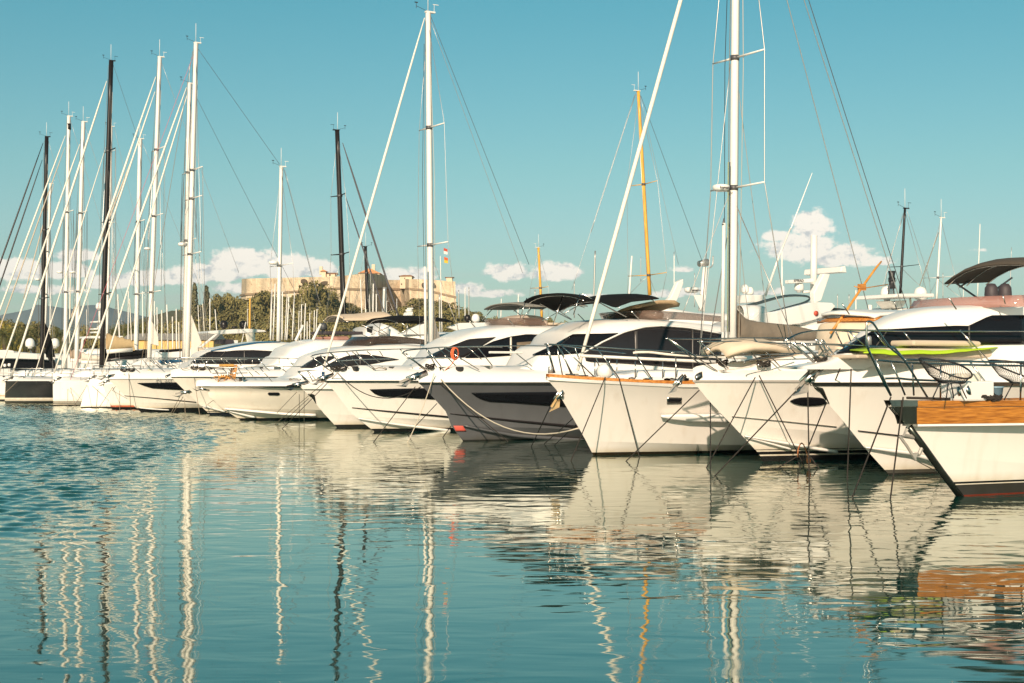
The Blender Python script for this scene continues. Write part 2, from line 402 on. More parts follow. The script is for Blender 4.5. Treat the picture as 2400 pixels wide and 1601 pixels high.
    def anchor(S, c, k=1.0, dark=False, tilt=-.35, v=0.0, m=None):
        m = m or (dplast if dark else anch); p = S.px(*c, v); R = Matrix.Rotation(tilt, 3, 'Y')
        mb = MB()
        A = lambda *q: [R @ Vector(x) * k + p for x in q]
        mb.add(A((-.42,0,.02),(-.42,0,.10),(.5,-.03,.03),(.5,.03,.03),(.5,-.03,.10),(.5,.03,.10)), [(0,1,4,2),(0,3,5,1),(1,5,4),(0,2,3),(2,4,5,3)])
        mb.add(A((-.62,0,.02),(-.30,-.24,-.10),(-.02,-.10,-.02),(-.02,.10,-.02),(-.30,.24,-.10),(-.25,0,-.17)), [(0,1,5),(0,5,4),(1,2,5),(2,3,5),(3,4,5),(0,4,3,2,1)])
        o = mb.build('anchor', m, S.root)
        mb = MB(); mb.lathe(A((.12,0,.0))[0], [(0,-.09),(.06*k,-.09),(.045*k,0),(.06*k,.09),(0,.09)], 10, Matrix.Rotation(math.pi/2,3,'X'))
        for sg in (-1, 1): mb.box(A((.25, sg*.10, .05))[0], (.7*k, .02*k, .16*k), R)
        mb.build('bow_roller', steel, o, True); return o
    def deckline(S, inset, sA, sB, dz=.012, m=None):
        for sg in (1, -1): MB().tube([Vector((s, -sg * max(S.bd(s) - inset, .05), S.zs(s) + S.h + dz)) for s in [lerp(sA, sB, i / 20) for i in range(21)]], .010, 5).build('deck_seam', m or rubsteel, S.root, True)
    def gear(S, sA, sB, k, seed):
        rg = random.Random(seed)
        for nm, mm in (('deck_gear', dplast), ('deck_hardware', steel), ('deck_lines', ropet)):
            mb = MB()
            for _ in range(k):
                s = rg.uniform(sA, sB); v = rg.uniform(-1, 1) * max(S.bd(s) - .25, .05); c = S.at_sheer(s, v, .06)
                if nm == 'deck_lines':
                    a = rg.random() * 6; mb.tube([c + Vector((.22 * math.cos(a + q), .18 * math.sin(a + q), .03 * math.sin(3 * q))) for q in [j * .6 for j in range(9)]], .014, 5)
                elif rg.random() < .5: mb.lathe(c, [(0, -.1), (.07, -.1), (.05, 0), (.08, .08), (0, .1)], 9)
                else: mb.box(c, (rg.uniform(.1, .35), rg.uniform(.06, .2), rg.uniform(.06, .2)), Matrix.Rotation(rg.random() * 3, 3, 'Z'))
            mb.build(nm, mm, S.root)
    def at_sheer(S, s, v, dz=0.0): return Vector((s, -v, S.zs(s) + S.h + dz))
    # ---- rig
    def rig(S, base, top, r, m, spreaders=(), stays=(), shroud=True, chain=1.7, v=0.0, head=True, r1=None, n=12, radar=None, wr=.008, groove=True):
        b, t = S.px(*base, v), S.px(*top, v); mb = MB()
        pts = [b.lerp(t, i / 8) for i in range(9)]
        mb.tube(pts, [lerp(r, (r1 or r * .82), (i / 8) ** 2) for i in range(9)], n)
        M = mb.build('mast', m, S.root, True)
        dk = m in (blackm,)
        if groove:
            off = Vector((r * .93, -r * .3, 0)); MB().tube([b + off, t + off * .85], r * .22, 6).build('sail_track', dplast if dk else alumgrey, M, True)
        tips = {1: [], -1: []}
        for yp, ls in spreaders:
            k = (base[1] - yp) / (base[1] - top[1]); c = b.lerp(t, k)
            for sg in (1, -1):
                tip = c + Vector((.10, -sg * ls, .04)); tips[sg].append(tip)
                MB().tube([c, tip], [r * .30, r * .20], 6).build('spreader', m if m is not sprucew else sprucew, M, True)
            MB().tube([c - Vector((0, 0, .06)), c + Vector((0, 0, .06))], r * 1.12, 10).build('mast_collar', wired, M, True)
        if shroud and n > 8:
            for k, (dx, dy, mm) in enumerate(((-1.5, .5, ropet), (-1.3, -.9, ropeb), (.4, 1.7, ropew))):
                o_ = Vector((r * dx, -r * dy, 0)); MB().tube([t + o_ * .8 - Vector((0, 0, .3 + .8 * k)), b.lerp(t, .5) + o_ * 1.5, b + o_ * 1.2 + Vector((0, 0, .2))], .008, 4).build('halyard', mm, M, True)
        if shroud:
            for sg in (1, -1):
                ch = Vector((b.x + .35, -sg * chain, b.z - .2)); p = [t.lerp(b, .03)] + tips[sg][::-1] + [ch]
                MB().tube(p, wr, 5).build('shroud', wire, S.root, True)
                if tips[sg]:
                    lowp = b.lerp(t, max(.1, (base[1] - spreaders[0][0]) / (base[1] - top[1]) - .02))
                    MB().tube([lowp, ch + Vector((.25, 0, 0))], wr, 5).build('shroud', wire, S.root, True)
        for st in stays:
            a, e, rr, mm, nm = st[:5]
            p, q = S.px(*a, v), S.px(*e, v); k = len(st) > 5
            sag = st[5] if k else 0
            pp = [p.lerp(q, i / 10) + Vector((0, 0, -sag * 4 * (i / 10) * (1 - i / 10))) for i in range(11)]
            RR = [rr * (1 if 0 < i < 10 else .5) for i in range(11)] if rr > .02 else rr
            if rr > .02: RR = [rr * w for w in (.35, .7, .85, .95, 1, 1, 1, 1, 1, .95, .7)]
            MB().tube(pp, RR, 8 if rr > .02 else 5).build(nm, mm, S.root, True)
        if head:
            h = t + Vector((0, 0, .02)); g = dplast
            mb = MB().tube([h, h + Vector((0, 0, .95))], .012, 5); mb.build('antenna', plast, M, True)
            mb = MB().tube([h, h + Vector((-.45, 0, .14))], .008, 5).tube([h + Vector((-.45, 0, .06)), h + Vector((-.45, 0, .26))], .009, 5)
            mb.box(h + Vector((-.45, 0, .26)), (.12, .015, .035)); mb.build('wind_vane', g, M)
            mb = MB().box(h + Vector((.08, 0, -.02)), (.36, r * 1.2, .05)).tube([h + Vector((.24, 0, 0)), h + Vector((.24, 0, .26))], .007, 5).box(h + Vector((.3, 0, .26)), (.22, .012, .02))
            mb.build('masthead_fitting', m if dk else alum, M)
        if radar:
            (x, y), k, txt = radar; c = S.px(x, y, v); S.radome(c, k, M, txt)
            q = b.lerp(t, (base[1] - y) / (base[1] - top[1])); MB().box((c + q) / 2 - Vector((0, 0, .12 * k)), ((c - q).length + .1, .08, .04)).build('radar_bracket', alum, M)
        return M, b, t
    def radome(S, c, k, parent=None, txt=None, m=None):
        mb = MB().lathe(c, [(0, -.12*k), (.20*k, -.115*k), (.29*k, -.07*k), (.31*k, -.01*k), (.31*k, .06*k), (.28*k, .105*k), (.2*k, .125*k), (0, .13*k)], 20)
        o = mb.build('radar_dome', m or plast, parent or S.root, True)
        if txt: text_on(S, txt, c + Vector((-.02*k, -.32*k, -.005)), .13*k, o)
        return o
    def satdome(S, c, k, m=None, parent=None):
        mb = MB().lathe(c, [(0, -.1*k), (.16*k, -.1*k), (.17*k, 0), (.30*k, .04*k), (.33*k, .10*k), (.34*k, .30*k), (.31*k, .46*k), (.24*k, .58*k), (.12*k, .655*k), (0, .67*k)], 20)
        return mb.build('satellite_dome', m or plast, parent or S.root, True)
def text_on(b, txt, p, size, parent, mcol=None, yaw=None):
    cu = bpy.data.curves.new('lettering', 'FONT'); cu.body = txt; cu.size = size; cu.extrude = .004; cu.align_x = 'CENTER'; cu.align_y = 'CENTER'
    tmp = bpy.data.objects.new('tmp', cu); C.objects.link(tmp)
    bpy.context.view_layer.update()
    me = bpy.data.meshes.new_from_object(tmp.evaluated_get(bpy.context.evaluated_depsgraph_get()))
    C.objects.unlink(tmp); bpy.data.objects.remove(tmp)
    a = 0.0 if yaw is None else yaw
    M = Matrix.Translation(p) @ Matrix.Rotation(a, 4, 'Z') @ Matrix.Rotation(math.pi / 2, 4, 'X')
    me.transform(M); me.materials.clear(); me.materials.append(mcol or mat('dark_lettering', (.035, .025, .03), .6))
    o = bpy.data.objects.new('lettering', me); C.objects.link(o); o.parent = parent; return o
def rope(label, a, z, r=.012, m=None, sag=0.0, group=None, name='mooring_line'):
    """mooring line between two world points; an end on the water runs on below it"""
    m = m or ropeb; pts = [a.lerp(z, i / 14) + Vector((0, 0, -sag * 4 * (i / 14) * (1 - i / 14))) for i in range(15)]
    if abs(z.z) < .02: pts.append(z + (z - a).normalized() * .5)
    o = MB().tube(pts, r, 6).build(name, m, None, True); tag(o, label, 'rope', group); return o
# ------------------------------------------------------------------ sky, sun, camera
scn = bpy.context.scene
cam = bpy.data.cameras.new('camera'); co = bpy.data.objects.new('camera', cam); C.objects.link(co)
co.location = CAM; co.rotation_euler = (math.pi / 2 + PITCH, 0, 0)
cam.sensor_width = 36; cam.lens = 36 * FP / 2400; cam.clip_end = 40000; cam.clip_start = .2; scn.camera = co
SUN_EL = math.radians(23); sv = Vector((-.20, -.98, 0)).normalized() * math.cos(SUN_EL) + Vector((0, 0, math.sin(SUN_EL)))
sl = bpy.data.lights.new('sun', 'SUN'); sl.energy = 4.5; sl.angle = math.radians(.5); sl.color = (1, .78, .60)
so = bpy.data.objects.new('sun', sl); C.objects.link(so); so.rotation_euler = (-sv).to_track_quat('-Z', 'Y').to_euler()
scn.view_settings.view_transform = 'Standard'; scn.view_settings.look = 'None'
scn.view_settings.exposure = 0.45; scn.view_settings.gamma = 1
w = bpy.data.worlds.new('World'); scn.world = w; w.use_nodes = True
WN, WL = w.node_tree.nodes, w.node_tree.links; bg = WN['Background']
sky = WN.new('ShaderNodeTexSky'); sky.sky_type = 'NISHITA'; sky.sun_disc = False
sky.sun_elevation = SUN_EL; sky.sun_rotation = math.atan2(sv.x, sv.y); sky.air_density = 1.0; sky.dust_density = .6; sky.ozone_density = 1.2
def wm(op, a, b=None, c=None, clamp=False):
    n = WN.new('ShaderNodeMath'); n.operation = op; n.use_clamp = clamp
    for i, x in enumerate((a, b, c)):
        if x is None: continue
        if isinstance(x, (int, float)): n.inputs[i].default_value = x
        else: WL.new(x, n.inputs[i])
    return n.outputs[0]
def wmix(f, a, b, bt='MIX'):
    n = WN.new('ShaderNodeMix'); n.data_type = 'RGBA'; n.blend_type = bt
    for k, x in (('Factor', f), ('A', a), ('B', b)):
        if isinstance(x, (int, float)): n.inputs[k].default_value = x
        elif isinstance(x, tuple): n.inputs[k].default_value = x + (1,)
        else: WL.new(x, n.inputs[k])
    return n.outputs['Result']
tcw = WN.new('ShaderNodeTexCoord'); sx = WN.new('ShaderNodeSeparateXYZ'); WL.new(tcw.outputs['Generated'], sx.inputs[0])
az = wm('ARCTAN2', sx.outputs['X'], sx.outputs['Y']); el = wm('ARCSINE', sx.outputs['Z'])
# air tint by height above the horizon: pale greenish low, teal higher up
tr = WN.new('ShaderNodeValToRGB'); WL.new(wm('MULTIPLY', el, 2.0, clamp=True), tr.inputs['Fac'])
te = tr.color_ramp.elements; te[0].position = 0; te[0].color = SKYC[0]; te[1].position = 1; te[1].color = SKYC[-1][1]
for ps, cl in SKYC[1:-1]: q = te.new(ps); q.color = cl
skyc = wmix(1.0, sky.outputs['Color'], tr.outputs['Color'], 'MULTIPLY')
# clouds: a few cumulus heaps low over the horizon
cb = WN.new('ShaderNodeCombineXYZ'); WL.new(az, cb.inputs[0]); WL.new(wm('MULTIPLY', el, 1.25), cb.inputs[1])
def wnoise(scale, det, rough=.55, off=0.0):
    n = WN.new('ShaderNodeTexNoise'); n.inputs['Scale'].default_value = scale; n.inputs['Detail'].default_value = det; n.inputs['Roughness'].default_value = rough
    if off:
        a = WN.new('ShaderNodeVectorMath'); a.operation = 'ADD'; a.inputs[1].default_value = (off, off * .7, .3); WL.new(cb.outputs[0], a.inputs[0]); WL.new(a.outputs[0], n.inputs['Vector'])
    else: WL.new(cb.outputs[0], n.inputs['Vector'])
    return n.outputs['Fac']
n1 = wnoise(95, 7, .62); n2 = wnoise(95, 7, .62, -.004); n3 = wnoise(30, 4)
tot = None
for X, Y, wx, wy, k in CLOUDS:
    a = wm('MULTIPLY', wm('SUBTRACT', az, math.atan((X - 1200) / FP)), FP / wx); e = wm('MULTIPLY', wm('SUBTRACT', el, (868 - Y) / FP), FP / wy)
    up = wm('MULTIPLY', e, wm('MULTIPLY_ADD', wm('LESS_THAN', e, 0), .7, 1))   # flatter base
    g = wm('MULTIPLY', wm('EXPONENT', wm('MULTIPLY', wm('ADD', wm('MULTIPLY', a, a), wm('MULTIPLY', up, up)), -1)), k)
    tot = g if tot is None else wm('MAXIMUM', tot, g)
dens = wm('ADD', tot, wm('MULTIPLY', wm('SUBTRACT', n1, .5), 1.3))
sm = WN.new('ShaderNodeMapRange'); sm.interpolation_type = 'SMOOTHSTEP'; WL.new(dens, sm.inputs['Value'])
sm.inputs['From Min'].default_value = .36; sm.inputs['From Max'].default_value = .66
fac = wm('MULTIPLY', sm.outputs['Result'], .93, clamp=True)
lit = wm('MULTIPLY_ADD', wm('SUBTRACT', n1, n2), 6.0, .95)
lit = wm('ADD', lit, wm('MULTIPLY', wm('SUBTRACT', tot, .55), .55))
lit = wm('ADD', lit, wm('MULTIPLY', wm('SUBTRACT', el, .058), 7.0), clamp=True)
ccol = wmix(lit, CLOUD_DARK, CLOUD_LIT)
# thin rosy haze bands just above the horizon
st = WN.new('ShaderNodeCombineXYZ'); WL.new(wm('MULTIPLY', az, 9), st.inputs[0]); WL.new(wm('MULTIPLY', el, 75), st.inputs[1])
nb = WN.new('ShaderNodeTexNoise'); nb.inputs['Scale'].default_value = 1.0; nb.inputs['Detail'].default_value = 5; WL.new(st.outputs[0], nb.inputs['Vector'])
bandm = WN.new('ShaderNodeMapRange'); WL.new(nb.outputs['Fac'], bandm.inputs['Value']); bandm.inputs['From Min'].default_value = .5; bandm.inputs['From Max'].default_value = .72
low = WN.new('ShaderNodeMapRange'); WL.new(el, low.inputs['Value']); low.inputs['From Min'].default_value = .075; low.inputs['From Max'].default_value = .045; low.clamp = True
bf = wm('MULTIPLY', wm('MULTIPLY', bandm.outputs['Result'], low.outputs['Result']), .55)
skyc = wmix(bf, skyc, CLOUD_BAND); skyc = wmix(fac, skyc, ccol)
WL.new(skyc, bg.inputs['Color']); bg.inputs['Strength'].default_value = SKY_STR
# ------------------------------------------------------------------ water
def water_mat():
    m, N, L, B = nt('harbour_water'); out = N['Material Output']
    B.inputs['Base Color'].default_value = WATER_COL; B.inputs['Roughness'].default_value = .3; B.inputs['Specular IOR Level'].default_value = 0
    gl = N.new('ShaderNodeBsdfGlossy'); gl.inputs['Roughness'].default_value = .025; gl.inputs['Color'].default_value = (.95, .96, .87, 1)
    lw = N.new('ShaderNodeLayerWeight'); lw.inputs['Blend'].default_value = .5; pw = N.new('ShaderNodeMath'); pw.operation = 'POWER'; pw.inputs[1].default_value = FRES; L.new(lw.outputs['Facing'], pw.inputs[0])
    ma = N.new('ShaderNodeMath'); ma.operation = 'MULTIPLY_ADD'; ma.inputs[1].default_value = .96; ma.inputs[2].default_value = .035; L.new(pw.outputs[0], ma.inputs[0])
    ms = N.new('ShaderNodeMixShader'); L.new(ma.outputs[0], ms.inputs[0]); L.new(B.outputs[0], ms.inputs[1]); L.new(gl.outputs[0], ms.inputs[2]); L.new(ms.outputs[0], out.inputs['Surface'])
    g = N.new('ShaderNodeNewGeometry'); s = N.new('ShaderNodeSeparateXYZ'); L.new(g.outputs['Position'], s.inputs[0])
    def M(op, a, b=None, c=None):
        n = N.new('ShaderNodeMath'); n.operation = op
        for i, x in enumerate((a, b, c)):
            if x is None: continue
            if isinstance(x, (int, float)): n.inputs[i].default_value = x
            else: L.new(x, n.inputs[i])
        return n.outputs[0]
    def noise(sx_, sy_, det, rot=0.0, rough=.5, dist=0.0):
        mp = N.new('ShaderNodeMapping'); mp.inputs['Scale'].default_value = (sx_, sy_, 1); mp.inputs['Rotation'].default_value = (0, 0, rot)
        L.new(g.outputs['Position'], mp.inputs[0]); n = N.new('ShaderNodeTexNoise'); n.inputs['Scale'].default_value = 1
        n.inputs['Detail'].default_value = det; n.inputs['Roughness'].default_value = rough; n.inputs['Distortion'].default_value = dist
        L.new(mp.outputs[0], n.inputs['Vector']); return n.outputs['Fac']
    def ss(x, a, b):
        n = N.new('ShaderNodeMapRange'); n.interpolation_type = 'SMOOTHSTEP'; L.new(x, n.inputs['Value'])
        n.inputs['From Min'].default_value = a; n.inputs['From Max'].default_value = b; return n.outputs['Result']
    edge = noise(.10, .10, 4)
    xx = M('ADD', s.outputs['X'], M('MULTIPLY', M('SUBTRACT', edge, .5), 7.0))
    breeze = M('MULTIPLY', ss(M('ADD', xx, M('MULTIPLY', s.outputs['Y'], .07)), -2.5, -7.0), ss(s.outputs['Y'], 14, 24))
    gust = M('MULTIPLY_ADD', ss(noise(.05, .035, 3, .3), .40, .66), .75, .25)
    calm = M('SUBTRACT', 1, breeze)
    near = ss(s.outputs['Y'], 26, 9)
    h = M('MULTIPLY', noise(1.25, 1.8, 1, .10, .45, .8), M('MULTIPLY', gust, WAVE[0]))
    h = M('ADD', h, M('MULTIPLY', noise(.35, .75, 2, -.2), WAVE[1]))
    h = M('ADD', h, M('MULTIPLY', M('MULTIPLY', noise(1.9, 5.2, 1, .08, .5, .5), gust), M('MULTIPLY_ADD', near, WAVE[2], WAVE[2] * .7)))
    h = M('MULTIPLY', h, M('MULTIPLY_ADD', calm, .75, .25))
    bp = N.new('ShaderNodeBump'); bp.inputs['Distance'].default_value = 1; bp.inputs['Strength'].default_value = 1; L.new(h, bp.inputs['Height'])
    for nd in (B, gl, lw): L.new(bp.outputs['Normal'], nd.inputs['Normal'])
    return m
def water():
    """one sheet; the breezy patch off the left bows is modelled ripple by ripple, the rest is near flat"""
    import numpy as np
    x0, x1, y0, y1, st = -42.0, 2.0, 11.0, 97.0, .075
    nx, ny = int((x1 - x0) / st), int((y1 - y0) / st); xs = np.linspace(x0, x1, nx + 1); ys = np.linspace(y0, y1, ny + 1); X, Y = np.meshgrid(xs, ys)
    rg = np.random.default_rng(3); Z = np.zeros_like(X); gustm = np.zeros_like(X); edge = np.zeros_like(X)
    for k in range(60):
        lam = .20 * (3.6 ** rg.random()); th = math.radians(78) + rg.normal() * .75; q = 2 * math.pi / lam
        Z += lam / (2 * math.pi) * RIP * np.sin(q * (np.cos(th) * X + np.sin(th) * Y) + rg.random() * 6.28)
    for k in range(14):
        lam = 5 + 16 * rg.random(); th = rg.random() * 6.28; q = 2 * math.pi / lam
        gustm += np.sin(q * (np.cos(th) * X * 1.0 + np.sin(th) * Y * .6) + rg.random() * 6.28); edge += np.sin(q * (np.cos(th) * X + np.sin(th) * Y * .5) + rg.random() * 6.28)
    ss = lambda v, a, b: (lambda t: t * t * (3 - 2 * t))(np.clip((v - a) / (b - a), 0, 1))
    m = ss(-4.2 - .06 * (Y - 20) - np.maximum(0, Y - 48) * .28 - X + edge * .35, 0, 4.2) * ss(Y + edge * .45, 14.5, 23) * (.72 + .28 * np.clip(gustm / 3, -1, 1))
    m *= ss(X, x0, x0 + 2) * ss(-X, -x1, -x1 + 2) * ss(Y, y0, y0 + 2) * ss(-Y, -y1, -y1 + 3); Z *= m
    n = (nx + 1) * (ny + 1); co_ = np.stack([X, Y, Z], -1).reshape(-1, 3).astype(np.float32)
    ii = np.arange(ny)[:, None] * (nx + 1) + np.arange(nx)[None]; fc = np.stack([ii, ii + 1, ii + nx + 2, ii + nx + 1], -1).reshape(-1, 4).astype(np.int32)
    big = np.array([(-2050, -60), (2050, -60), (2050, 3700), (-2050, 3700)], np.float32); cr = np.array([0, nx, n - 1, n - 1 - nx], np.int32)
    co_ = np.concatenate([co_, np.concatenate([big, np.zeros((4, 1), np.float32)], 1)])
    rim = [np.arange(0, nx + 1), np.arange(nx, n, nx + 1), np.arange(n - 1, n - 2 - nx, -1), np.arange(n - 1 - nx, -1, -(nx + 1))]
    loops = [fc.reshape(-1)]; tot = [np.full(len(fc), 4, np.int32)]
    for k, r in enumerate(rim): lp = np.concatenate([[n + k, n + (k + 1) % 4], r[::-1]]).astype(np.int32); loops.append(lp); tot.append(np.array([len(lp)], np.int32))
    lv = np.concatenate(loops); tt = np.concatenate(tot); stt = np.concatenate([[0], np.cumsum(tt)[:-1]]).astype(np.int32)
    me = bpy.data.meshes.new('water'); me.vertices.add(len(co_)); me.vertices.foreach_set('co', co_.reshape(-1)); me.loops.add(len(lv)); me.loops.foreach_set('vertex_index', lv.astype(np.int32))
    me.polygons.add(len(tt)); me.polygons.foreach_set('loop_start', stt); me.polygons.foreach_set('loop_total', tt); me.polygons.foreach_set('use_smooth', [True] * len(tt)); me.update(calc_edges=True); me.validate()
    me.materials.append(water_mat()); o = bpy.data.objects.new('water', me); C.objects.link(o); tag(o, kind='structure')
water()
o = MB().add([(-2050, -60, -6), (2050, -60, -6), (2050, 3700, -6), (-2050, 3700, -6)], [(0, 1, 2, 3)]).build('sea_bed', mat('sea_bed_sand', (.08, .1, .07), .9)); tag(o, kind='structure')
# ------------------------------------------------------------------ land
HCX, HCY = -57.0, 530.0
def ground(x, y):
    d2 = ((x - HCX) / 78) ** 2 + ((y - HCY) / 95) ** 2
    z = 20.5 * math.exp(-(d2 ** 1.6) * .75)
    z += 9.0 * math.exp(-(((x + 112) / 26) ** 2 + ((y - 500) / 80) ** 2)) * (1 - math.exp(-d2 * 1.2))
    return 1.3 + z
def land():
    mb = MB(); rows = []
    for j in range(44):
        y = 330 + 620 * (j / 43) ** 1.1
        rows.append([(-420 + 900 * i / 90, y, ground(-420 + 900 * i / 90, y) + .5 * math.sin(i * 1.7 + j * .9)) for i in range(91)])
    rows.insert(0, [(p[0], 329.5, -1) for p in rows[0]]); rows.append([(p[0], p[1] + 8, -1) for p in rows[-1]])
    mb.grid(rows); tag(mb.build('hill_terrain', mat('dry_scrub_ground', (.10, .095, .045), .95, var=.4, scale=.15), None, True), kind='structure')
    o = MB().box((-130, 245, .3), (175, 105, 2.2)).build('shore', mat('shore_ground', (.20, .17, .12), .95, var=.3, scale=.3)); tag(o, kind='structure')
land()
def mountains(name, d, prof, depth, colr):
    mb = MB(); rng = random.Random(5); rows = []; nx = 220
    xs = [prof[0][0] + (prof[-1][0] - prof[0][0]) * i / nx for i in range(nx + 1)]
    amp = [0] * (nx + 1)
    for o in range(5):
        f = 2 ** o * 1.3; ph = rng.random() * 9
        for i, x in enumerate(xs): amp[i] += math.sin(x * .008 * f + ph) * .5 ** o
    for k, (dd, hh) in enumerate(((0, .0), (.25, .38), (.5, .75), (.75, 1.0), (1, .9), (1.25, 0))):
        row = []
        for i, X in enumerate(xs):
            h = (interp(prof, X) + 5 * amp[i] * (1 if k > 1 else .4)) / FP * d * hh
            row.append(((X - 1200) / FP * (d + depth * dd), d + depth * dd + 30 * math.sin(i * .9 + k * 2), max(h, 0) + (EYE if hh else -2)))
        rows.append(row)
    mb.grid(rows); tag(mb.build(name, colr, None, True), kind='structure')
mtm = mat('haze_tinted_mountain_rock', (.11, .135, .14), .95, var=.3, scale=.008)  # rock colour with some of the haze's blue put into it
mountains('mountains', 2500, [(-250, 120), (0, 150), (90, 185), (160, 170), (230, 185), (330, 150), (420, 130), (480, 110), (560, 60), (800, 40), (1180, 95), (1290, 128), (1420, 120), (1500, 105), (1700, 90), (1850, 100), (1960, 138), (2060, 128), (2180, 110), (2400, 90), (2700, 70)], 700, mtm)
mountains('near_hills', 1700, [(-250, 110), (60, 95), (230, 85), (330, 120), (400, 150), (440, 140), (520, 90), (700, 30), (1100, 45), (1250, 75), (1500, 60), (1900, 80), (2050, 95), (2300, 40), (2700, 60)], 350, mtm)
# ------------------------------------------------------------------ fort
def stonemat():
    m, N, L, B = nt('tan_limestone'); B.inputs['Roughness'].default_value = .95  # mottled tan stone, the same on every wall face
    tc = N.new('ShaderNodeTexCoord'); no = N.new('ShaderNodeTexNoise'); no.inputs['Scale'].default_value = .22; no.inputs['Detail'].default_value = 8; no.inputs['Roughness'].default_value = .68
    L.new(tc.outputs['Object'], no.inputs['Vector']); cr = N.new('ShaderNodeValToRGB'); e = cr.color_ramp.elements
    e[0].position = .30; e[0].color = (.40, .30, .19, 1); e[1].position = .62; e[1].color = (.76, .62, .43, 1); q = e.new(.45); q.color = (.66, .52, .35, 1)
    L.new(no.outputs['Fac'], cr.inputs['Fac'])
    mp = N.new('ShaderNodeMapping'); mp.inputs['Scale'].default_value = (.5, .5, .06); n2 = N.new('ShaderNodeTexNoise'); n2.inputs['Scale'].default_value = 1; n2.inputs['Detail'].default_value = 5
    L.new(tc.outputs['Object'], mp.inputs[0]); L.new(mp.outputs[0], n2.inputs['Vector'])
    m2 = N.new('ShaderNodeMapRange'); m2.inputs['From Min'].default_value = .35; m2.inputs['From Max'].default_value = .6; m2.inputs['To Min'].default_value = .72; m2.inputs['To Max'].default_value = 1.06
    L.new(n2.outputs['Fac'], m2.inputs['Value']); mx = N.new('ShaderNodeMix'); mx.data_type = 'RGBA'; mx.blend_type = 'MULTIPLY'; mx.inputs['Factor'].default_value = 1
    L.new(cr.outputs['Color'], mx.inputs['A']); L.new(m2.outputs['Result'], mx.inputs['B']); L.new(mx.outputs['Result'], B.inputs['Base Color'])
    n3 = N.new('ShaderNodeTexNoise'); n3.inputs['Scale'].default_value = .9; n3.inputs['Detail'].default_value = 6; L.new(tc.outputs['Object'], n3.inputs['Vector'])
    bp = N.new('ShaderNodeBump'); bp.inputs['Distance'].default_value = .8; bp.inputs['Strength'].default_value = .7; L.new(n3.outputs['Fac'], bp.inputs['Height']); L.new(bp.outputs['Normal'], B.inputs['Normal'])
    return m
stone = stonemat(); stonedark = mat('cordon_stone', (.30, .22, .14), .95, var=.2, scale=.5)
tile = mat('terracotta_tile', (.55, .25, .11), .9, var=.25, scale=1.5); plaster = mat('pale_plaster', (.66, .55, .40), .95, var=.08, scale=.6)
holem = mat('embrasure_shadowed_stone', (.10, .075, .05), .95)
def zat(Y, d): return EYE + (YH - Y) * d / FP
def xat(X, d): return (X - 1200) * d / FP
